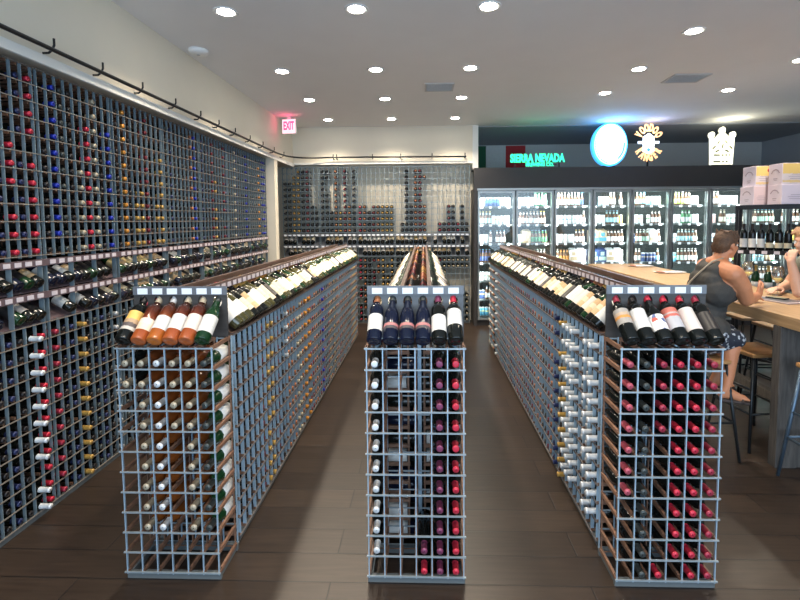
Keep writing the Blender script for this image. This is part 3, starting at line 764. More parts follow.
def tray(x, y, a, label, rx, ry):
    t = thing('tasting_tray', label, 'tray', (x, y, TZ+.001), a, 'paper trays on the long table')
    mb = MB(); n = 26
    ring = lambda k, z, s: [(rx*k*math.copysign(abs(math.cos(2*PI*i/n))**.7, math.cos(2*PI*i/n)), ry*k*math.copysign(abs(math.sin(2*PI*i/n))**.7, math.sin(2*PI*i/n)), z) for i in range(n)]
    vs = ring(.9, 0, 0)+ring(1, .012, 0)+ring(.93, .006, 0)
    fs = [tuple(range(n))[::-1]]+[(j*n+i, j*n+(i+1) % n, (j+1)*n+(i+1) % n, (j+1)*n+i) for j in range(2) for i in range(n)]+[tuple(2*n+i for i in range(n))]
    mb.add(vs, fs); build('tray_base', mb, M['tray'], t)
    mb = MB(); mb.bevbox((-rx*.8, -ry*.45, .008), (-rx*.55, ry*.4, .02), .004); build('coloured_end', mb, M['tray_red'], t)
    mb = MB()
    for i in range(6): mb.bevbox((-rx*.4+i*rx*.2, -ry*.4, .007), (-rx*.4+i*rx*.2+rx*.12, ry*.35, .018), .003)
    build('sample_card', mb, M['card'], t)
tray(3.02, 6.42, .15, 'speckled flat tray on the long table, the one farther from the woman', .17, .11)
tray(3.02, 5.65, .15, 'speckled flat tray on the long table, just behind the seated woman', .19, .11)

def wine_glass(x, y, label):
    t = thing('wine_glass', label, 'wine glass', (x, y, TZ+.0015), 0, 'wine glasses on the table')
    mb = MB()
    mb.lathe([(0, .003), (.036, .001), (.037, .002), (.006, .008), (.004, .02), (.004, .095), (.010, .108), (.036, .132), (.047, .158), (.047, .185), (.036, .245), (.0352, .245), (.0462, .185), (.0462, .158), (.0352, .133), (.009, .110), (0, .109)], 28)
    build('glass_bowl', mb, M['wineglass'], t)
    mb = MB(); mb.lathe([(0, .1105), (.009, .1115), (.0335, .1345), (.0385, .147), (0, .148)], 24); build('wine', mb, M['wine'], t)
wine_glass(3.02, 3.95, 'glass of pale wine on the table in front of the person at the far side')
wine_glass(3.10, 4.42, 'glass of pale wine on the table beside the woman\'s hand')
t = thing('menu', 'flat grey-pink menu card on the table near the right-hand glass', 'menu', (2.845, 3.70, TZ+.001), .25)
mb = MB(); mb.bevbox((-.11, -.16, 0), (.11, .16, .008), .002); build('cover', mb, M['menu'], t)
mb = MB(); mb.box((-.08, -.12, .0082), (.08, .12, .0092)); build('printed_sheet', mb, M['strip_acrylic'], t)
t = thing('phone', 'dark phone lying on the menu card on the table', 'phone', (2.86, 3.74, TZ+.0115), .5)
mb = MB(); mb.bevbox((-.035, -.07, 0), (.035, .07, .009), .004); build('phone_body', mb, M['black'], t)
mb = MB(); mb.box((-.031, -.062, .0091), (.031, .062, .0096)); build('screen', mb, M['sign_dark'], t)

# ---------------------------------------------------------------- bar stools
def stool(x, y, rz, label, seat, frame, h=.75, w=.33, d=.33):
    t = thing('bar_stool', label, 'bar stool', (x, y, 0), rz, 'bar stools round the table')
    mb = MB(); mb.bevbox((-w/2, -d/2, h-.03), (w/2, d/2, h), .008); build('seat', mb, M[seat], t)
    a, b = w/2-.025, w/2+.045
    ft = [(sx*a, sy*a*d/w) for sx in (-1, 1) for sy in (-1, 1)]
    for sx in (-1, 1):
        for sy in (-1, 1):
            mb = MB(); mb.tube([(sx*a, sy*a, h-.031), (sx*b, sy*b, .0)], [.013, .011], 8); build('leg', mb, M[frame], t)
    def at(z, sx, sy):
        k = (h-.031-z)/(h-.031); q = a+(b-a)*k; return (sx*q, sy*q, z)
    for z, pairs in ((.28, (((-1, -1), (1, -1)), ((1, -1), (1, 1)), ((1, 1), (-1, 1)), ((-1, 1), (-1, -1)))), (.46, (((-1, -1), (-1, 1)), ((1, -1), (1, 1))))):
        for p, q in pairs:
            mb = MB(); mb.tube([at(z, *p), at(z, *q)], .009, 8); build('footrest', mb, M[frame], t)
    return t
stool(2.60, 3.60, .12, 'bar stool with orange wood seat beside the table\'s plank leg', 'seat_wood', 'gunmetal', .733)
stool(2.035, 3.43, .05, 'bar stool that the woman in the tank top sits on', 'seat_wood', 'gunmetal', .733)
stool(3.36, 4.78, 0, 'bar stool with pale seat under the table\'s far side, the farther one', 'seat_pale', 'gunmetal', .75)
stool(3.36, 4.33, 0, 'bar stool with pale seat under the table\'s far side, the nearer one', 'seat_pale', 'gunmetal', .75)
stool(3.62, 3.88, 0, 'bar stool that the person across the table sits on', 'seat_wood', 'gunmetal', .733)
stool(2.63, 2.88, .1, 'bar stool with blue-grey metal legs at the photo\'s right edge', 'seat_wood', 'blue_metal', .80)

# ---------------------------------------------------------------- people
class Flesh:
    """gathers tapered limbs and ellipsoids, fused into one skin by a voxel remesh"""
    def __init__(s): s.mb = MB()
    def ball(s, c, r, rot=None):
        bm = bmesh.new(); bmesh.ops.create_icosphere(bm, subdivisions=3, radius=1)
        rr = r if isinstance(r, (tuple, list)) else (r, r, r)
        Mx = Matrix.Translation(c) @ (rot.to_matrix().to_4x4() if rot is not None else Matrix.Identity(4)) @ Matrix.Diagonal((*rr, 1))
        s.mb.bm(bm, 0, Mx)
    def limb(s, pts, rs):
        pts = [Vector(p) for p in pts]
        for i in range(len(pts)-1):
            a, b = pts[i], pts[i+1]
            n = max(3, int((b-a).length/(min(rs[i], rs[i+1])*.45)))
            for k in range(n+1):
                f = k/n; bm = bmesh.new(); bmesh.ops.create_icosphere(bm, subdivisions=2, radius=rs[i]*(1-f)+rs[i+1]*f)
                s.mb.bm(bm, 0, Matrix.Translation(a.lerp(b, f)))
    def done(s, name, m, parent=None, voxel=.007, smooth=6, loc=(0, 0, 0)):
        me = s.mb.mesh(name, [m]); o = link(name, me, parent)
        rm = o.modifiers.new('fuse', 'REMESH'); rm.mode = 'VOXEL'; rm.voxel_size = voxel; rm.use_smooth_shade = True
        sm = o.modifiers.new('relax', 'SMOOTH'); sm.iterations = smooth; sm.factor = .5
        dg = bpy.context.evaluated_depsgraph_get(); dg.update()
        me2 = bpy.data.meshes.new_from_object(o.evaluated_get(dg))
        o.modifiers.clear(); o.data = me2; bpy.data.meshes.remove(me)
        me2.polygons.foreach_set('use_smooth', [True]*len(me2.polygons))
        return o

def head(f, c, fwd, up, K=1.0):
    """head about 22 cm high on the shared flesh; returns its frame"""
    fwd = Vector(fwd).normalized(); up = Vector(up); up = (up-fwd*up.dot(fwd)).normalized(); left = up.cross(fwd)
    R = Matrix((fwd, left, up)).transposed(); q = R.to_quaternion(); c = Vector(c)
    P = lambda x, y, z: c+R @ Vector((x*K, y*K, z*K))
    class _S:
        def ball(_, p, r, rot=None): g.ball(p, tuple(v*K for v in r) if isinstance(r, tuple) else r*K, rot)
        def limb(_, p, r): g.limb(p, [v*K for v in r])
    g = f; f = _S()
    f.ball(P(-.012, 0, .028), (.094, .075, .088), q)          # skull
    f.ball(P(.030, 0, -.030), (.058, .058, .075), q)           # face
    f.ball(P(.052, 0, -.088), (.026, .030, .020), q)           # chin
    f.limb([P(.0, .045, -.062), P(.05, .018, -.092)], [.020, .018]); f.limb([P(.0, -.045, -.062), P(.05, -.018, -.092)], [.020, .018])   # jaw
    f.limb([P(.080, 0, .012), P(.102, 0, -.028)], [.008, .013])    # nose
    f.ball(P(.090, .012, -.032), .009); f.ball(P(.090, -.012, -.032), .009)
    f.limb([P(.078, -.035, .022), P(.084, 0, .020), P(.078, .035, .022)], [.010, .009, .010])   # brow
    f.ball(P(.066, .035, -.022), (.018, .020, .018), q); f.ball(P(.066, -.035, -.022), (.018, .020, .018), q)     # cheeks
    f.limb([P(.080, -.020, -.056), P(.088, 0, -.054), P(.080, .020, -.056)], [.006, .008, .006])   # lips
    f.limb([P(.079, -.017, -.066), P(.086, 0, -.067), P(.079, .017, -.066)], [.006, .008, .006])
    for sgn in (1, -1):
        f.ball(P(-.010, .074*sgn, -.010), (.018, .008, .030), q); f.ball(P(-.004, .072*sgn, -.034), (.010, .007, .012), q)   # ears
    return P, q

def hand(f, wrist, dirn, palm_n, thumb_side, curl=.5, spread=.25, scale=1.0):
    """palm, four unequal bent fingers and a thumb from the side of the palm"""
    w = Vector(wrist); d = Vector(dirn).normalized(); n = Vector(palm_n); n = (n-d*n.dot(d)).normalized(); s = d.cross(n)*thumb_side
    k = scale
    P = lambda a, b, c_: w+d*a*k+s*b*k+n*c_*k
    f.limb([P(0, 0, 0), P(.03, .004, 0)], [.026*k, .026*k])
    for b in (-.028, -.010, .010, .028): f.limb([P(.02, b*.7, 0), P(.088, b, .002)], [.015*k, .012*k])
    for b, L in ((-.031, .062), (-.011, .080), (.010, .086), (.030, .076)):
        a0 = Vector((.092, b, .002)); ang = 0; p = [a0]
        for j, seg in enumerate((.42, .32, .26)):
            ang += curl*(.55, .8, .6)[j]
            a0 = a0+Vector((math.cos(ang)*L*seg, b*spread*.25*seg, math.sin(ang)*L*seg)); p.append(a0)
        f.limb([P(*v) for v in p], [.0098*k, .0090*k, .0082*k, .0072*k])
    f.limb([P(.018, .026, .004), P(.050, .052, .014), P(.082, .060, .022), P(.104, .058, .028)], [.015*k, .012*k, .0105*k, .0085*k])

# the woman in the tank top, on her stool, leaning on the table (faces +x)
wp = Flesh()
HC = Vector((2.10, 3.45, .855)); CH = Vector((2.165, 3.455, 1.24)); NK = Vector((2.205, 3.455, 1.430)); HD_ = Vector((2.250, 3.45, 1.556))
wp.ball(HC, (.125, .175, .11)); wp.limb([HC+Vector((.0, 0, .05)), Vector((2.125, 3.45, 1.05)), CH], [.130, .118, .125])
wp.limb([Vector((2.12, 3.36, .88)), Vector((2.12, 3.54, .88))], [.115, .115])
wp.limb([Vector((2.15, 3.37, 1.22)), Vector((2.15, 3.54, 1.22))], [.112, .112])
wp.limb([Vector((2.185, 3.315, 1.365)), NK+Vector((-.012, 0, -.018)), Vector((2.195, 3.605, 1.38))], [.064, .070, .064])
wp.ball((2.235, 3.39, 1.22), (.07, .07, .08)); wp.ball((2.235, 3.53, 1.22), (.07, .07, .08))
wp.limb([NK+Vector((-.01, 0, -.04)), NK, HD_+Vector((-.02, 0, -.05))], [.066, .054, .052])
P, q = head(wp, HD_, (.95, .26, -.12), (.12, .05, 1), .88)
RS, RE, RW = Vector((2.20, 3.285, 1.355)), Vector((2.325, 3.325, 1.165)), Vector((2.510, 3.475, 1.165))
wp.limb([RS, RS.lerp(RE, .5)+Vector((.01, -.01, .0)), RE], [.070, .060, .050]); wp.limb([RE, RE.lerp(RW, .35), RW], [.047, .045, .028])
hand(wp, RW, (.75, .50, .45), (-.45, .75, .3), 1, curl=.55, scale=1.0)
LS, LE, LW = Vector((2.21, 3.635, 1.365)), Vector((2.36, 3.76, 1.185)), Vector((2.50, 3.66, 1.145))
wp.limb([LS, LE], [.062, .046]); wp.limb([LE, LE.lerp(LW, .35), LW], [.046, .043, .028])
hand(wp, LW, (.9, -.2, .0), (0, .2, -1), -1, curl=.35)
for sgn, kn, an, toe in ((-1, Vector((2.262, 3.335, .875)), Vector((2.190, 3.30, .53)), Vector((2.300, 3.28, .455))), (1, Vector((2.36, 3.57, .865)), Vector((2.275, 3.545, .53)), Vector((2.385, 3.56, .455)))):
    hp = Vector((2.12, 3.45+sgn*.09, .865))
    wp.limb([hp, hp.lerp(kn, .5), kn], [.098, .082, .060]); wp.limb([kn, kn.lerp(an, .3)+Vector((-.015, 0, 0)), kn.lerp(an, .75), an], [.058, .056, .040, .034])
    heel = an+Vector((-.03, 0, -.055)); wp.limb([an, heel], [.034, .030]); wp.limb([an+Vector((.01, 0, -.035)), toe.lerp(an, .25)+Vector((0, 0, -.018)), toe], [.034, .032, .024]); wp.limb([heel, toe], [.027, .024])
    for j in range(5):
        o_ = (j-2)*.013; wp.limb([toe+Vector((.0, o_, .0)), toe+Vector((.03-.004*abs(j-(1 if sgn < 0 else 3)), o_*1.1, -.008))], [.0105, .009])
wo = wp.done('person', M['skin'], None, .0065, 7)
tag(wo, 'woman with short brown hair in charcoal tank top, seated, forearm on the table', 'person')
hb = Flesh()
PH = P
hb.ball(PH(-.016, 0, .034), (.086, .072, .077), q); hb.ball(PH(-.052, 0, -.012), (.052, .064, .060), q)
for a in range(24):
    th = 2*PI*a/24; rr = .05+.02*random.random(); v = Vector((-.02+rr*math.cos(th), rr*math.sin(th), .098+random.uniform(-.010, .012)))
    hb.limb([PH(v.x*.9, v.y*.8, v.z-.05), PH(v.x+.012*math.cos(th)+.010, v.y+.008*math.sin(th), v.z+.016)], [.015, .006])
for a in range(14):
    y_ = -.066+.132*a/13; hb.limb([PH(.03, y_*.8, .095), PH(.058+random.uniform(-.006, .006), y_, .066+random.uniform(-.008, .010))], [.014, .006])
    hb.limb([PH(-.082, y_*.8, -.02), PH(-.080, y_*.75, -.070+random.uniform(-.008, .008))], [.014, .007])
hb.done('hair', M['hair'], wo, .0055, 2)
tk = Flesh()
tk.limb([HC+Vector((0, 0, .075)), Vector((2.122, 3.45, 1.05)), CH+Vector((-.005, 0, -.01))], [.138, .127, .130])
tk.limb([Vector((2.12, 3.37, .93)), Vector((2.12, 3.53, .93))], [.120, .120])
tk.limb([Vector((2.148, 3.375, 1.215)), Vector((2.148, 3.535, 1.215))], [.121, .121])
tk.ball((2.237, 3.39, 1.215), (.078, .077, .086)); tk.ball((2.237, 3.53, 1.215), (.078, .077, .086))
for y_ in (3.385, 3.535):
    tk.limb([Vector((2.105, y_, 1.28)), Vector((2.145, y_+(-.006 if y_ < 3.45 else .006), 1.372)), Vector((2.19, y_+(-.008 if y_ < 3.45 else .008), 1.422)), Vector((2.235, y_, 1.385)), Vector((2.262, y_, 1.29))], [.045, .033, .024, .026, .035])
tk.limb([Vector((2.120, 3.385, 1.29)), Vector((2.120, 3.53, 1.29))], [.082, .082])
tk.limb([Vector((2.150, 3.390, 1.355)), Vector((2.150, 3.525, 1.358))], [.074, .074])
tk.limb([Vector((2.170, 3.385, 1.392)), Vector((2.168, 3.46, 1.385)), Vector((2.170, 3.535, 1.398))], [.056, .05, .056])
to = tk.done('tank_top', M['tank'], wo, .0065, 6)
st = MB(); pts = [(1.978, 3.60, 1.06), (1.988, 3.55, 1.17), (2.022, 3.49, 1.28), (2.065, 3.44, 1.36), (2.12, 3.40, 1.435), (2.19, 3.385, 1.462)]
st.tube([Vector(p) for p in pts], .0065, 8); build('bag_strap', st, M['strap'], wo)
sh_ = Flesh()
sh_.ball(HC+Vector((-.004, 0, -.005)), (.138, .188, .115)); sh_.limb([Vector((2.115, 3.36, .885)), Vector((2.115, 3.54, .885))], [.122, .122])
for sgn, kn in ((-1, Vector((2.262, 3.335, .875))), (1, Vector((2.36, 3.57, .865)))):
    hp = Vector((2.12, 3.45+sgn*.09, .865)); sh_.limb([hp, hp.lerp(kn, .97)], [.107, .074])
sh_.done('shorts', M['shorts'], wo, .0065, 5)
for an, toe in ((Vector((2.190, 3.30, .53)), Vector((2.300, 3.28, .455))), (Vector((2.275, 3.545, .53)), Vector((2.385, 3.56, .455)))):
    sd = Flesh(); sd.limb([an+Vector((-.04, 0, -.092)), toe+Vector((.03, 0, -.034))], [.016, .016]); sd.limb([an+Vector((-.04, .018, -.092)), toe+Vector((.02, .022, -.034))], [.014, .014]); sd.limb([an+Vector((-.04, -.018, -.092)), toe+Vector((.02, -.022, -.034))], [.014, .014])
    sd.limb([toe+Vector((-.02, .034, -.02)), toe+Vector((-.02, 0, .026)), toe+Vector((-.02, -.034, -.02))], [.008, .008, .008])
    sd.done('sandal', M['sandal'], wo, .006, 3)
for y_ in (.032, -.032):
    e = MB(); e.lathe([(0, -.0095), (.0068, -.0068), (.0095, 0), (.0068, .0068), (0, .0095)], 12, M_=Matrix.Translation(P(.074, y_, .004))); build('eye', e, M['eye'], wo)

# the person across the table, chin on hand (faces -x)
pp = Flesh()
HC2 = Vector((3.56, 3.90, .855)); CH2 = Vector((3.42, 3.90, 1.24)); NK2 = Vector((3.305, 3.90, 1.44)); HD2 = Vector((3.205, 3.895, 1.555))
pp.ball(HC2, (.13, .17, .11)); pp.limb([HC2+Vector((0, 0, .05)), Vector((3.50, 3.9, 1.05)), CH2], [.128, .122, .128])
pp.limb([Vector((3.42, 3.80, 1.24)), Vector((3.42, 4.0, 1.24))], [.115, .115])
pp.limb([Vector((3.35, 3.74, 1.36)), NK2+Vector((.02, 0, -.03)), Vector((3.35, 4.06, 1.36))], [.060, .064, .060])
pp.limb([NK2+Vector((.03, 0, -.05)), NK2, HD2+Vector((.03, 0, -.05))], [.068, .056, .054])
P2, q2 = head(pp, HD2, (-1, -.18, -.10), (-.1, 0, 1))
S2, E2, W2 = Vector((3.33, 3.715, 1.35)), Vector((3.025, 3.735, 1.150)), Vector((2.995, 3.79, 1.395))
pp.limb([S2, E2], [.062, .046]); pp.limb([E2, E2.lerp(W2, .35), W2], [.046, .043, .029])
hand(pp, W2, (.36, .32, .86), (.75, .40, -.2), 1, curl=.8, scale=.92)
S3, E3, W3 = Vector((3.35, 4.085, 1.355)), Vector((3.32, 4.22, 1.143)), Vector((3.12, 4.05, 1.138))
pp.limb([S3, E3], [.062, .046]); pp.limb([E3, E3.lerp(W3, .35), W3], [.046, .043, .029])
hand(pp, W3, (-.9, -.4, 0), (0, 0, -1), 1, curl=.35)
for sgn, kn, an, toe in ((-1, Vector((3.34, 3.80, .87)), Vector((3.42, 3.80, .42)), Vector((3.29, 3.79, .345))), (1, Vector((3.34, 4.0, .87)), Vector((3.42, 4.0, .42)), Vector((3.29, 4.01, .345)))):
    hp = Vector((3.60, 3.9+sgn*.09, .865)); pp.limb([hp, kn], [.096, .062]); pp.limb([kn, kn.lerp(an, .3)+Vector((.012, 0, 0)), an], [.060, .056, .035])
    pp.limb([an, an+Vector((.03, 0, -.055))], [.034, .030]); pp.limb([an+Vector((-.01, 0, -.035)), toe], [.034, .026])
po = pp.done('person', M['skin_b'], None, .0065, 7)
tag(po, 'person in grey-olive shirt across the table with hand raised to the chin', 'person')
hb = Flesh()
hb.ball(P2(-.020, 0, .042), (.100, .084, .088), q2); hb.ball(P2(-.058, 0, -.015), (.060, .076, .085), q2)
for a in range(18):
    y_ = -.075+.15*a/17; hb.limb([P2(.02, y_*.8, .11), P2(.068, y_, .072+random.uniform(-.008, .012))], [.017, .007])
hb.done('hair', M['hair_b'], po, .0065, 2)
tk = Flesh()
tk.limb([HC2+Vector((0, 0, .02)), Vector((3.50, 3.9, 1.05)), CH2], [.148, .134, .140]); tk.limb([Vector((3.418, 3.80, 1.24)), Vector((3.418, 4.0, 1.24))], [.125, .125])
tk.limb([Vector((3.36, 3.74, 1.355)), NK2+Vector((.035, 0, -.045)), Vector((3.36, 4.06, 1.355))], [.070, .070, .070])
tk.limb([S2, S2.lerp(E2, .32)], [.073, .064]); tk.limb([S3, S3.lerp(E3, .32)], [.073, .064])
tk.done('shirt', M['olive'], po, .007, 5)
sh_ = Flesh(); sh_.ball(HC2, (.14, .182, .115))
for sgn, kn, an in ((-1, Vector((3.34, 3.80, .87)), Vector((3.42, 3.80, .42))), (1, Vector((3.34, 4.0, .87)), Vector((3.42, 4.0, .42)))):
    hp = Vector((3.60, 3.9+sgn*.09, .865)); sh_.limb([hp, kn], [.105, .071]); sh_.limb([kn, an], [.070, .047])
sh_.done('trousers', M['tank'], po, .0075, 5)
for y_ in (.032, -.032):
    e = MB(); e.lathe([(0, -.011), (.0078, -.0078), (.011, 0), (.0078, .0078), (0, .011)], 12, M_=Matrix.Translation(P2(.074, y_, .004))); build('eye', e, M['eye'], po)

# ---------------------------------------------------------------- beer cooler
CY = 7.52; CX0, DPITCH, ND = .872, .622, 9
t = thing('beer_cooler', 'long charcoal walk-in beer cooler with glass doors along the back', 'cooler', (CX0, CY, 0))
inv = Matrix.Translation(-t.location)
CXE = CX0+DPITCH*ND+.03
mb = MB(); mb.box((.82, CY-.05, 2.27), (CXE+.05, CY+.06, 2.60), 0, inv); mb.box((.82, CY+.06, 2.585), (CXE+.05, CY+.95, 2.60), 0, inv); build('header_panel', mb, M['charcoal'], t)
mb = MB(); mb.box((.82, CY-.05, 0), (CX0-.002, CY+.95, 2.27), 0, inv); mb.box((CXE, CY-.05, 0), (CXE+.05, CY+.95, 2.27), 0, inv); build('side_panel', mb, M['charcoal'], t)
mb = MB(); mb.box((CX0, CY, 0), (CXE, CY+.06, .09), 0, inv); build('kick_board', mb, M['charcoal'], t)
mb = MB(); mb.box((CX0, CY+.90, .09), (CXE, CY+.93, 2.27), 0, inv); mb.box((CX0, CY+.06, 2.25), (CXE, CY+.90, 2.268), 0, inv); mb.box((CX0, CY+.06, .07), (CXE, CY+.90, .09), 0, inv); build('lining', mb, M['cooler_in'], t)
mb = MB(); mb.box((CX0, CY-.055, 2.235), (CXE, CY-.051+.06, 2.2695), 0, inv); build('top_rail', mb, M['frame'], t)
SHZ = [.13, .42, .73, 1.04, 1.36, 1.675, 1.975]
for k in range(ND):
    x0 = CX0+DPITCH*k; x1 = x0+DPITCH
    d = thing('door', None, None, (x0+.012-t.location.x, -.045, .10)); d.parent = t
    w, h = DPITCH-.024, 2.125
    mb = MB(); fw = .030
    mb.box((0, 0, 0), (fw, .035, h)); mb.box((w-fw, 0, 0), (w, .035, h)); mb.box((fw, 0, 0), (w-fw, .035, fw)); mb.box((fw, 0, h-fw), (w-fw, .035, h)); build('door_frame', mb, M['frame'], d)
    mb = MB(); mb.box((fw, .012, fw), (w-fw, .018, h-fw)); build('glass_pane', mb, M['pane'], d)
    mb = MB(); mb.tube([(.016, -.004, .85), (.016, -.035, .87), (.016, -.035, 1.25), (.016, -.004, 1.27)], .007, 8); build('handle', mb, M['black'], d)
    mb = MB(); mb.box((x1-.032, CY+.02, .09), (x1+.032, CY+.055, 2.235), 0, inv); build('mullion', mb, M['mullion'], t)
    mb = MB(); mb.box((x1-.012, CY+.056, .14), (x1+.012, CY+.066, 2.2), 0, inv); build('light_tube', mb, M['led'], t)
    for z in SHZ:
        mb = MB(); mb.box((x0+.034, CY+.11, z-.012), (x1-.034, CY+.50, z), 0, inv); mb.box((x0+.034, CY+.105, z-.020), (x1-.034, CY+.11, z+.006), 0, inv); build('wire_shelf', mb, M['mullion'], t)
        for i in range(4):
            if z < 1.0: continue
            pcx = x0+.09+i*.146
            key = ('c',)
            if key not in CARD:
                q_ = MB(); q_.box((-.022, -.001, -.017), (.022, .001, .017)); CARD[key] = q_.mesh('price_card', [M['card']])
            o = link('price_card', CARD[key], t); o.location = inv @ Vector((pcx, CY+.103, z-.012))
    la = bpy.data.lights.new('cooler_lamp', 'AREA'); la.shape = 'RECTANGLE'; la.size = .50; la.size_y = .05; la.energy = 5; la.color = (.93, 1, .99)
    lo = bpy.data.objects.new('cooler_lamp', la); COL.objects.link(lo); lo.location = ((x0+x1)/2, CY+.075, 2.22); lo.rotation_euler = (math.radians(28), 0, 0)
    for xx, an in ((x0+.045, -50), (x1-.045, 50)):
        la = bpy.data.lights.new('cooler_lamp', 'AREA'); la.shape = 'RECTANGLE'; la.size = .03; la.size_y = 1.9; la.energy = 6; la.color = (.93, 1, .99)
        lo = bpy.data.objects.new('cooler_lamp', la); COL.objects.link(lo); lo.location = (xx, CY+.07, 1.2); lo.rotation_euler = (PI/2, 0, math.radians(an))

# drinks in the cooler
DR = {n: mat('drink '+n, c, .35, .05, vary=.25, scale=50) for n, c in {'white': (.80, .84, .83), 'cream': (.78, .74, .62), 'mint': (.50, .72, .62), 'yellow': (.80, .62, .14), 'orange': (.78, .34, .08), 'blue': (.12, .42, .62), 'sky': (.40, .66, .74), 'navy': (.05, .09, .24), 'red': (.50, .07, .08), 'brown': (.12, .055, .025), 'green': (.07, .25, .11), 'lime': (.50, .68, .20), 'pink': (.74, .46, .46), 'tan': (.55, .44, .30), 'black': (.03, .03, .03), 'silver': (.60, .64, .66)}.items()}
DW_ = {'white': 'white', 'cream': 'cream', 'mint': 'mint green', 'yellow': 'yellow', 'orange': 'orange', 'blue': 'blue', 'sky': 'sky blue', 'navy': 'navy', 'red': 'red', 'brown': 'brown', 'green': 'green', 'lime': 'lime', 'pink': 'pink', 'tan': 'tan', 'silver': 'silver'}
DM = {}
def drink_mesh(kind, main, second):
    key = (kind, main, second)
    if key in DM: return DM[key]
    mb = MB()
    if kind == 'beer_bottle':
        mb.lathe([(0, 0), (.029, 0), (.0305, .004), (.0305, .028), (.0310, .029), (.0310, .112), (.0305, .113), (.030, .135), (.022, .160), (.0155, .178), (.0140, .182), (.0140, .206), (.0128, .207), (.0128, .222), (.0142, .223), (.0142, .232), (0, .233)], 14, [0,0,0,0,1,0,0,0,0,1,1,0,0,2,2,2])
        ms = [DR['brown' if second != 'green' else 'green'], DR[main], DR[second]]
    elif kind == 'drink_can':
        mb.lathe([(0, .003), (.024, 0), (.031, .010), (.033, .014), (.033, .080), (.033, .095), (.033, .146), (.0275, .158), (.0275, .160), (.025, .158), (0, .158)], 16, [2,2,0,0,1,0,2,2,2,2])
        ms = [DR[main], DR[second], DR['silver']]
    else:
        mb.bevbox((-.065, -.10, 0), (.065, .10, .205), .004, 0)
        mb.box((-.058, -.1012, .03), (.058, -.1, .09), 1); mb.box((-.03, -.1012, .11), (.03, -.1, .17), 1)
        mb.add([(-.065, -.04, .205), (.065, -.04, .205), (.05, 0, .235), (-.05, 0, .235), (.065, .04, .205), (-.065, .04, .205)], [(0, 1, 2, 3), (3, 2, 4, 5)], 0)
        ms = [DR[main], DR[second]]
    if kind != 'drink_carton': mb.v = [(x*.88, y*.88, z*.95) for x, y, z in mb.v]
    DM[key] = mb.mesh(kind, ms); return DM[key]
rc = random.Random(8)
DOORN = ['first', 'second', 'third', 'fourth', 'fifth', 'sixth', 'seventh', 'eighth', 'ninth']
used_lab = set()
for k in range(ND):
    x0 = CX0+DPITCH*k
    for zi, z in enumerate(SHZ):
        level = 7-zi
        if z < .7 and k > 0: continue
        if z < 1.0 and k in (3, 4, 5, 6, 8): continue
        x = x0+.038; n = 0; run = 0
        while x < x0+DPITCH-.07:
            if run <= 0:
                run = rc.randint(2, 5)
                kind = rc.choice(['beer_bottle', 'beer_bottle', 'drink_can', 'drink_can', 'drink_carton'] if z < 1.3 or zi == 4 else ['beer_bottle', 'drink_can', 'drink_can', 'beer_bottle'])
                main = rc.choice(['white', 'white', 'white', 'cream', 'mint', 'white', 'sky', 'silver'] if rc.random() < .80 else ['yellow', 'orange', 'blue', 'red', 'green', 'lime', 'pink', 'tan', 'navy'])
                sec = rc.choice(['white', 'cream', 'mint', 'yellow', 'green', 'tan', 'white', 'blue', 'black'])
                if kind == 'drink_carton': run = rc.randint(1, 2)
            w = {'beer_bottle': .056, 'drink_can': .060, 'drink_carton': .134}[kind]
            if x+w > x0+DPITCH-.036:
                kind = 'beer_bottle'; w = .056; run = 1; sec = 'white'
                if x+w > x0+DPITCH-.036: break
            run -= 1
            if rc.random() < .02: x += w; continue
            n += 1
            o = link(kind, drink_mesh(kind, main, sec), None, (x+w/2, CY+.16+(.07 if kind == 'drink_carton' else 0)+rc.uniform(0, .015), z+.0005))
            nm = {'beer_bottle': 'bottle with %s label', 'drink_can': '%s drink can', 'drink_carton': '%s drink carton'}[kind] % DW_[main]
            lab = '%s, %s from left on the %s shelf down, %s cooler door' % (nm, ORD(n), ORD(level), DOORN[k])
            tag(o, lab, {'beer_bottle': 'beer bottle', 'drink_can': 'drink can', 'drink_carton': 'carton'}[kind], {'beer_bottle': 'beer bottles in the cooler', 'drink_can': 'drink cans in the cooler', 'drink_carton': 'drink cartons in the cooler'}[kind])
            x += w

# ---------------------------------------------------------------- signs on the cooler, flag
SY = 7.58; SZ0 = 2.602
def facing(x, z, y=SY, s=1.0): return Matrix.Translation((x, y, z)) @ Matrix.Rotation(PI/2, 4, 'X') @ Matrix.Diagonal((s, s, s, 1))
t = thing('neon_sign', 'green lit lettered brewery sign above the cooler\'s second door', 'sign', (1.86, SY, SZ0))
inv = Matrix.Translation(-t.location)
mb = MB(); text_mesh(mb, 'SIERRA NEVADA', .150, inv @ facing(1.86, 2.755) @ Matrix.Diagonal((.80, 1.22, 1, 1)), 0, .008, .006); build('large_lettering', mb, M['neon_green'], t)
mb = MB(); text_mesh(mb, 'BREWING CO.', .078, inv @ facing(1.90, 2.655) @ Matrix.Diagonal((.9, 1, 1, 1)), 0, .008, .003); build('small_lettering', mb, M['neon_green'], t)
mb = MB()
for xx in (1.50, 2.22): mb.box((xx-.008, SY+.012, SZ0), (xx+.008, SY+.028, 2.80), 0, inv)
mb.box((1.46, SY+.012, 2.70), (2.26, SY+.024, 2.712), 0, inv); mb.box((1.62, SY+.012, 2.652), (2.18, SY+.024, 2.66), 0, inv); build('stand', mb, M['black'], t)

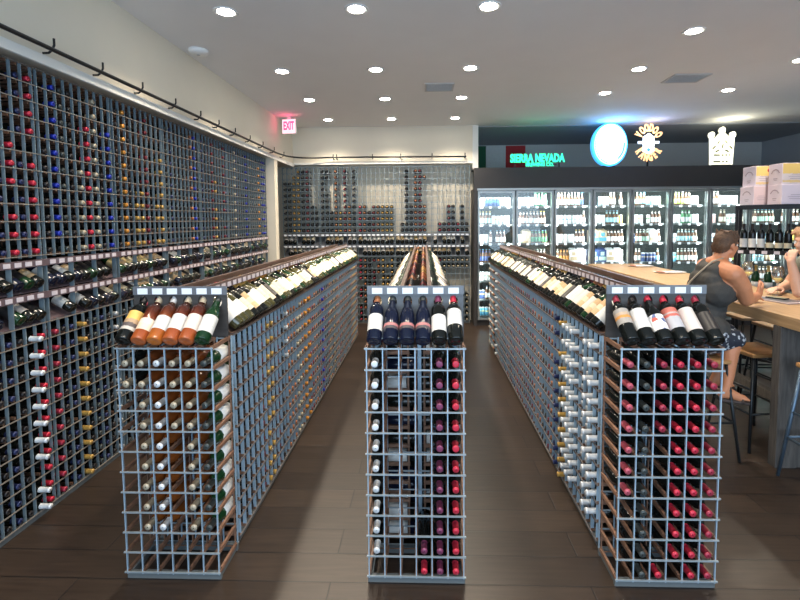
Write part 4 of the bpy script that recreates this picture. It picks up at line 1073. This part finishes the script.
t = thing('light_box_sign', 'round white light box with blue glowing rim on top of the cooler', 'sign', (3.03, SY, SZ0))
inv = Matrix.Translation(-t.location)
def disc(mb, cx, cz, rx, rz, y0, y1, mi=0, n=40):
    vs = [(cx+rx*math.cos(2*PI*k/n), y, cz+rz*math.sin(2*PI*k/n)) for y in (y0, y1) for k in range(n)]
    mb.add([inv @ Vector(v) for v in vs], [tuple(range(n)), tuple(range(2*n-1, n-1, -1))]+[(k, k+n, (k+1) % n+n, (k+1) % n) for k in range(n)], mi)
mb = MB(); disc(mb, 3.03, 2.965, .285, .350, SY, SY+.09); build('rim', mb, M['neon_cyan'], t)
mb = MB(); disc(mb, 3.035, 2.97, .258, .325, SY-.008, SY-.001); build('face', mb, M['neon_white'], t)
mb = MB()
for a0, a1, r in ((-.95, .05, .86), (2.7, 4.5, .93)):
    for k in range(14):
        a = a0+(a1-a0)*k/13; mb.box((3.035+.258*r*math.cos(a)-.012, SY-.011, 2.97+.325*r*math.sin(a)-.012), (3.035+.258*r*math.cos(a)+.012, SY-.0085, 2.97+.325*r*math.sin(a)+.012), 0, inv)
build('arc_mark', mb, M['neon_blue'], t)
mb = MB(); mb.box((2.93, SY+.02, SZ0), (3.13, SY+.07, 2.63), 0, inv); build('foot', mb, M['stain'], t)

t = thing('neon_sign', 'round lit emblem with two arcs of orange letters on top of the cooler', 'sign', (3.65, SY, SZ0))
inv = Matrix.Translation(-t.location); cx, cz = 3.65, 2.985
mb = MB()
for word, a0, a1, sg in (('VOODOO', 148, 32, 1), ('RANGER', 212, 328, -1)):
    for i, ch in enumerate(word):
        a = math.radians(a0+(a1-a0)*i/(len(word)-1)); rot = a-PI/2 if sg > 0 else a+PI/2
        text_mesh(mb, ch, .165, inv @ facing(cx+.178*math.cos(a), cz+.240*math.sin(a)) @ Matrix.Rotation(rot, 4, 'Z') @ Matrix.Diagonal((.52, 1.0, 1, 1)), 0, .008, .008)
build('orange_lettering', mb, M['neon_orange'], t)
mb = MB()
def poly(pts, y0, y1, mi=0):
    n = len(pts); vs = [inv @ Vector((x, y, z)) for y in (y0, y1) for x, z in pts]
    mb.add(vs, [tuple(range(n)), tuple(range(2*n-1, n-1, -1))]+[(k, k+n, (k+1) % n+n, (k+1) % n) for k in range(n)], mi)
poly([(cx+.105*math.cos(PI/6+PI/3*k), cz+.03+.13*math.sin(PI/6+PI/3*k)) for k in range(6)], SY-.004, SY+.01)
poly([(cx-.17, cz-.012), (cx-.17, cz+.028), (cx+.17, cz+.028), (cx+.17, cz-.012)], SY-.003, SY+.009)
poly([(cx-.10, cz-.13), (cx, cz-.18), (cx+.10, cz-.13), (cx+.085, cz-.02), (cx-.085, cz-.02)], SY-.004, SY+.01)
build('badge', mb, M['neon_white'], t)
mb = MB()
poly([(cx, cz-.145), (cx+.034, cz-.108), (cx, cz-.072), (cx-.034, cz-.108)], SY-.008, SY-.0045)
poly([(cx-.05, cz+.03), (cx-.05, cz+.08), (cx-.038, cz+.08), (cx-.038, cz+.03)], SY-.008, SY-.0045); poly([(cx+.038, cz+.03), (cx+.038, cz+.08), (cx+.05, cz+.08), (cx+.05, cz+.03)], SY-.008, SY-.0045)
poly([(cx-.018, cz+.118), (cx, cz+.14), (cx+.018, cz+.118)], SY-.008, SY-.0045)
build('blue_mark', mb, M['neon_blue'], t)
mb = MB(); mb.box((cx-.012, SY+.012, SZ0), (cx+.012, SY+.03, 3.12), 0, inv); mb.box((cx-.2, SY+.012, 2.98), (cx+.2, SY+.022, 2.992), 0, inv); mb.box((cx-.1, SY+.01, SZ0), (cx+.1, SY+.06, SZ0+.01), 0, inv); build('stand', mb, M['black'], t)

t = thing('light_box_sign', 'crown-shaped cream lit sign on top of the cooler near the cartons', 'sign', (4.83, SY, SZ0))
inv = Matrix.Translation(-t.location); cx = 4.83; mb = MB()
poly([(cx-.170, 2.625), (cx+.170, 2.625), (cx+.185, 3.06), (cx+.18, 3.07), (cx+.13, 3.02), (cx+.035, 3.13), (cx-.035, 3.13), (cx-.13, 3.02), (cx-.18, 3.07), (cx-.185, 3.06)], SY, SY+.06)
for bx, bz in ((cx-.168, 3.10), (cx, 3.175), (cx+.168, 3.10)):
    poly([(bx+.040*math.cos(2*PI*k/18), bz+.052*math.sin(2*PI*k/18)) for k in range(18)], SY+.001, SY+.059)
build('crown_face', mb, M['neon_cream'], t)
mb = MB()  # plain dashes in place of the sign's printed detail
for dx, dz, a in ((-.065, .985, 55), (.055, .985, -55), (-.135, .90, 45), (.13, .90, -45), (-.08, .845, 30), (.07, .845, -30), (0, .92, 80)):
    Mx = inv @ Matrix.Translation((cx+dx, SY-.003, 2+dz)) @ Matrix.Rotation(-math.radians(a), 4, 'Y'); mb.box((-.034, 0, -.013), (.034, .002, .013), 0, Mx)
for dz, ws in ((.765, (.10, .03, .03, .02)), (.66, (.11, .03, .03))):
    xx = cx-.14
    for w_ in ws: mb.box((xx, SY-.004, 2+dz), (xx+w_, SY-.001, 2+dz+.024), 0, inv); xx += w_+.028
build('print_mark', mb, M['sign_dark'], t)
mb = MB(); mb.box((cx-.15, SY+.01, SZ0), (cx+.15, SY+.05, 2.624), 0, inv); build('foot', mb, M['stain'], t)

# flag hung on the rear wall (three upright stripes)
mb = MB(); fx0, fx1, fz0, fz1 = .78, 2.10, 2.35, 3.285; nn = 36
for i in range(nn):
    a, b = fx0+(fx1-fx0)*i/nn, fx0+(fx1-fx0)*(i+1)/nn
    wv = lambda x: 9.565+.012*math.sin(x*11)
    mb.add([(a, wv(a), fz0), (b, wv(b), fz0), (b, wv(b), fz1), (a, wv(a), fz1)], [(0, 1, 2, 3)], 0 if i < 14 else 1 if i < 25 else 2, True)
fl = build('hanging_flag', mb, [M['flag_green'], M['flag_white'], M['flag_red']]); tag(fl, 'green, white and red upright-striped flag hung on the rear wall above the cooler', 'flag')

# ---------------------------------------------------------------- ceiling fittings
def downlight(x, y, label):
    t = thing('recessed_downlight', label, 'ceiling light', (x, y, ZC), 0, 'recessed ceiling lights')
    mb = MB(); mb.lathe([(.062, -.002), (.085, -.008), (.090, -.006), (.092, -.0005), (.062, -.0005)], 26); build('trim_ring', mb, M['white'], t)
    mb = MB(); mb.lathe([(0, -.012), (.045, -.009), (.0615, -.0035), (.0615, -.001), (0, -.001)], 26); build('lamp_lens', mb, M['lens'], t)
    la = bpy.data.lights.new('downlight_lamp', 'SPOT'); la.energy = DL_W; la.color = (1, .86, .68); la.spot_size = math.radians(125); la.spot_blend = .7; la.shadow_soft_size = .06
    lo = bpy.data.objects.new('downlight_lamp', la); COL.objects.link(lo); lo.location = (x, y, ZC-.03)
DL_W = 68
RN = ['nearest row', 'second row', 'third row', 'farthest row']; CN = ['left', 'middle', 'right']
for j, y in enumerate((3.46, 4.815, 5.945, 7.10)):
    for i, x in enumerate((-1.475, -.492, .486)):
        downlight(x, y, 'lit recessed ceiling light, %s one of the %s above the racks' % (CN[i], RN[j]))
for (x, y, l) in ((2.269, 3.982, 'lit recessed ceiling light over the long table, the nearest'), (2.259, 4.936, 'lit recessed ceiling light over the long table, the second nearest'), (2.259, 5.832, 'lit recessed ceiling light in front of the round blue sign'), (3.726, 5.784, 'lit recessed ceiling light in front of the crown-shaped sign'), (3.76, 4.746, 'lit recessed ceiling light at the photo\'s right edge')):
    downlight(x, y, l)

def vent(x, y, w, d, label):
    t = thing('ceiling_vent', label, 'vent', (x, y, ZC), 0, 'ceiling vents')
    mb = MB(); b = .022
    mb.box((-w/2, -d/2, -.012), (w/2, -d/2+b, -.001)); mb.box((-w/2, d/2-b, -.012), (w/2, d/2, -.001)); mb.box((-w/2, -d/2+b, -.012), (-w/2+b, d/2-b, -.001)); mb.box((w/2-b, -d/2+b, -.012), (w/2, d/2-b, -.001)); build('frame', mb, M['vent'], t)
    mb = MB(); mb.box((-w/2+b, -d/2+b, -.003), (w/2-b, d/2-b, -.001)); build('slot', mb, M['vent_dark'], t)
    mb = MB(); n = 7
    for i in range(n):
        yy = -d/2+b+(d-2*b)*(i+.5)/n; mb.box((-w/2+b, yy-.005, -.011), (w/2-b, yy+.003, -.0035))
    build('louvre', mb, M['vent'], t)
vent(.187, 5.46, .34, .30, 'grey slatted ceiling vent above the middle island')
vent(2.93, 5.27, .40, .30, 'grey slatted ceiling vent beyond the lights over the table')
t = thing('smoke_detector', 'white round smoke detector on the ceiling above the left wall', 'smoke detector', (-2.05, 4.19, ZC))
mb = MB(); mb.lathe([(.085, -.001), (.087, -.015), (.080, -.032), (.055, -.042), (0, -.044)], 28); build('housing', mb, M['white'], t)
mb = MB(); mb.lathe([(0, -.0485), (.014, -.0475), (.016, -.0435), (0, -.0435)], 14); build('test_button', mb, M['vent'], t)

# exit sign near the corner
t = thing('exit_sign', 'white box with red EXIT letters hanging in the corner by the left wall', 'exit sign', (-2.02, 6.86, 3.07), math.radians(-8))
mb = MB(); mb.bevbox((-.108, 0, 0), (.108, .04, .215), .004); build('housing', mb, M['white'], t)
mb = MB(); mb.box((-.104, -.003, .004), (.104, -.0005, .211)); build('face', mb, M['exit_face'], t)
mb = MB(); text_mesh(mb, 'EXIT', .125, Matrix.Translation((0, -.005, .112)) @ Matrix.Rotation(PI/2, 4, 'X') @ Matrix.Diagonal((.66, 1.35, 1, 1)), 0, .002, .004); build('lettering', mb, M['exit_red'], t)
mb = MB(); mb.box((-.03, .01, .2155), (.03, .03, .249)); build('ceiling_mount', mb, M['white'], t)

# library ladder rail round the racks
t = thing('ladder_rail', 'black ladder rail on brackets running along the fascia above the racks', 'rail', (-2.13, 2.0, 2.748))
inv = Matrix.Translation(-t.location); pts = [(-2.13, 1.2, 2.748)]+[(-2.13, 1.2+.6*k, 2.748) for k in range(1, 10)]
R_ = .52; pts += [(-2.13, 7.06, 2.768)]+[(-2.13+R_-R_*math.cos(a), 7.06+R_*math.sin(a), 2.77+.025*a) for a in [PI/2*k/10 for k in range(1, 11)]]+[(-1.0, 7.58, 2.81), (-.2, 7.58, 2.806), (.70, 7.58, 2.80)]
mb = MB(); mb.tube([inv @ Vector(p) for p in pts], .013, 10); build('rail_tube', mb, M['black'], t)
for y in (2.0, 2.63, 3.03, 3.46, 3.92, 4.36, 4.75, 5.16, 5.6, 6.05, 6.5, 6.95):
    mb = MB(); mb.tube([inv @ Vector(p) for p in ((-2.199, y, 2.735), (-2.165, y, 2.735), (-2.142, y, 2.752), (-2.13, y, 2.778), (-2.13, y, 2.815))], .0065, 8); build('bracket', mb, M['black'], t)
for x in (-1.50, -1.445, -.846, -.378, .139, .68):
    mb = MB(); mb.tube([inv @ Vector(p) for p in ((x, 7.66, 2.79), (x, 7.60, 2.785), (x, 7.58, 2.80), (x, 7.58, 2.86))], .008, 8); build('bracket', mb, M['black'], t)

# ---------------------------------------------------------------- place the bottles
CAND.sort(key=lambda b: -b['size'])
ind = [b for b in CAND[:300] if b['size'] > 0]
rest = CAND[len(ind):]
seen = {}
for b in ind:
    face = Vector((0, 0, 1)) if abs(b['axis'].z) < .9 else Vector((-.55, -.83, 0))
    q_ = rot_for(b['axis'], b['roll'], face)
    o = link('wine_bottle', body_mesh(b['shape'], b['glass'], b['L'], b['R']), None, b['base'])
    o.rotation_mode = 'QUATERNION'; o.rotation_quaternion = q_
    tag(o, b['desc'], 'wine bottle', b['group'])
    if b['lab']: link('label', label_mesh(b['lab'], b['shape'], b['lo'], b['hi'], b['R']), o)
    link('capsule', capsule_mesh(b['cap'], b['L']), o)

def mass_mesh(bs):
    n = 9
    mats = []; midx = {}
    def mi(m):
        if m.name not in midx: midx[m.name] = len(mats); mats.append(m)
        return midx[m.name]
    V = []; F = []; MI = []; off = 0
    th = np.arange(n)*2*PI/n; cs, sn = np.cos(th), np.sin(th)
    for b in bs:
        k = b['L']/.30; R = b['R']; lo, hi = b['lo'], b['hi']
        prof = [(R*.4, .001), (R*.92, 0), (R, .006)]
        seg = ['g', 'g']
        if b['lab']: prof += [(R, lo), (R+.0006, lo), (R+.0006, hi), (R, hi)]; seg += ['g', 'l', 'l', 'l']
        prof += [(R, .19*k), (R*.68, .219*k), (.0165, .234*k)]; seg += ['g', 'g', 'g']
        prof += [(.0158, .24*k), (.0150, .291*k), (.0158, .292*k), (.0158, .30*k), (.003, .3015*k)]; seg += ['c']*5
        prof = np.array(prof); m = len(prof)
        loc = np.stack([np.outer(prof[:, 0], cs).ravel(), np.outer(prof[:, 0], sn).ravel(), np.repeat(prof[:, 1], n)], 1)
        Rm = np.array(rot_for(b['axis'], 0.0, Vector((0, 0, 1)) if abs(b['axis'].z) < .9 else Vector((-.55, -.83, 0))).to_matrix())
        V.append(loc @ Rm.T + np.array(b['base']))
        ii, kk = np.meshgrid(np.arange(m-1), np.arange(n), indexing='ij'); k2 = (kk+1) % n
        F.append(np.stack([ii*n+kk, ii*n+k2, (ii+1)*n+k2, (ii+1)*n+kk], -1).reshape(-1, 4)+off); off += m*n
        g, l, c_ = mi(GLASS[b['glass']]), mi(LABEL[b['lab']]) if b['lab'] else 0, mi(CAP[b['cap']])
        MI.append(np.repeat([{'g': g, 'l': l, 'c': c_}[s] for s in seg], n))
    V = np.concatenate(V); F = np.concatenate(F); MI = np.concatenate(MI)
    me = bpy.data.meshes.new('wine_bottles')
    me.vertices.add(len(V)); me.vertices.foreach_set('co', V.ravel().astype(np.float32))
    me.loops.add(F.size); me.loops.foreach_set('vertex_index', F.ravel().astype(np.int32))
    me.polygons.add(len(F)); me.polygons.foreach_set('loop_start', np.arange(0, F.size, 4, dtype=np.int32))
    for m_ in mats: me.materials.append(m_)
    me.polygons.foreach_set('material_index', MI.astype(np.int32)); me.polygons.foreach_set('use_smooth', np.ones(len(F), bool))
    me.update(calc_edges=True); me.validate()
    return me
st_ = link('wine_bottles', mass_mesh(rest))
tag(st_, 'the many smaller wine bottles stored in the wall racks and along the islands', 'wine bottles', None, 'stuff')
print('bottles', len(ind), 'mass', len(rest))

# ---------------------------------------------------------------- light
w = bpy.data.worlds.new('World'); SC.world = w; w.use_nodes = True
bg = w.node_tree.nodes['Background']; bg.inputs['Color'].default_value = (.66, .80, 1, 1); bg.inputs['Strength'].default_value = .75
def area(name, loc, rot, sx, sy, e, col):
    la = bpy.data.lights.new(name, 'AREA'); la.shape = 'RECTANGLE'; la.size = sx; la.size_y = sy; la.energy = e; la.color = col
    o = bpy.data.objects.new(name, la); COL.objects.link(o); o.location = loc; o.rotation_euler = rot; return o
area('storefront_daylight', (.6, -2.2, 1.6), (math.radians(113), 0, 0), 7.5, 2.8, 140, (.56, .78, 1))
for y in (.1, 1.7):  # two unseen rows added toward the front, lamps without fittings
    for x in (-1.475, -.492, .486, 2.26):
        la = bpy.data.lights.new('downlight_lamp', 'SPOT'); la.energy = DL_W*.6; la.color = (1, .86, .68); la.spot_size = math.radians(125); la.spot_blend = .7; la.shadow_soft_size = .06
        lo = bpy.data.objects.new('downlight_lamp', la); COL.objects.link(lo); lo.location = (x, y, ZC-.03)
def point(name, loc, e, col, r=.12):
    la = bpy.data.lights.new(name, 'POINT'); la.energy = e; la.color = col; la.shadow_soft_size = r
    o = bpy.data.objects.new(name, la); COL.objects.link(o); o.location = loc
point('round_sign_glow', (3.03, 7.40, 3.12), 7, (.08, .42, 1))
point('green_sign_glow', (1.86, 7.42, 2.80), .9, (.05, 1, .5))
point('crown_sign_glow', (4.86, 7.42, 3.12), 4, (1, .96, .72))
point('emblem_glow', (3.65, 7.42, 3.1), 2, (.5, .6, 1))
point('exit_glow', (-2.0, 6.74, 3.22), .35, (1, .05, .2), .04)

# ---------------------------------------------------------------- camera
F_, CX_, CY_, PITCH, YAW, ROLL = 454.2869, 410.2177, 249.3013, .0625, -.0307, -.0072
cd = bpy.data.cameras.new('camera'); co = bpy.data.objects.new('camera', cd); COL.objects.link(co)
cd.sensor_width = 36; cd.sensor_fit = 'HORIZONTAL'; cd.lens = F_/800*36
cd.shift_x = (400-CX_)/800; cd.shift_y = (CY_-300)/800; cd.clip_start = .05
co.matrix_world = Matrix.Translation(CAMP) @ Matrix.Rotation(-YAW, 4, 'Z') @ Matrix.Rotation(PI/2-PITCH, 4, 'X') @ Matrix.Rotation(ROLL, 4, 'Z')
SC.camera = co
SC.view_settings.view_transform = 'Standard'; SC.view_settings.look = 'None'; SC.view_settings.exposure = 0.74
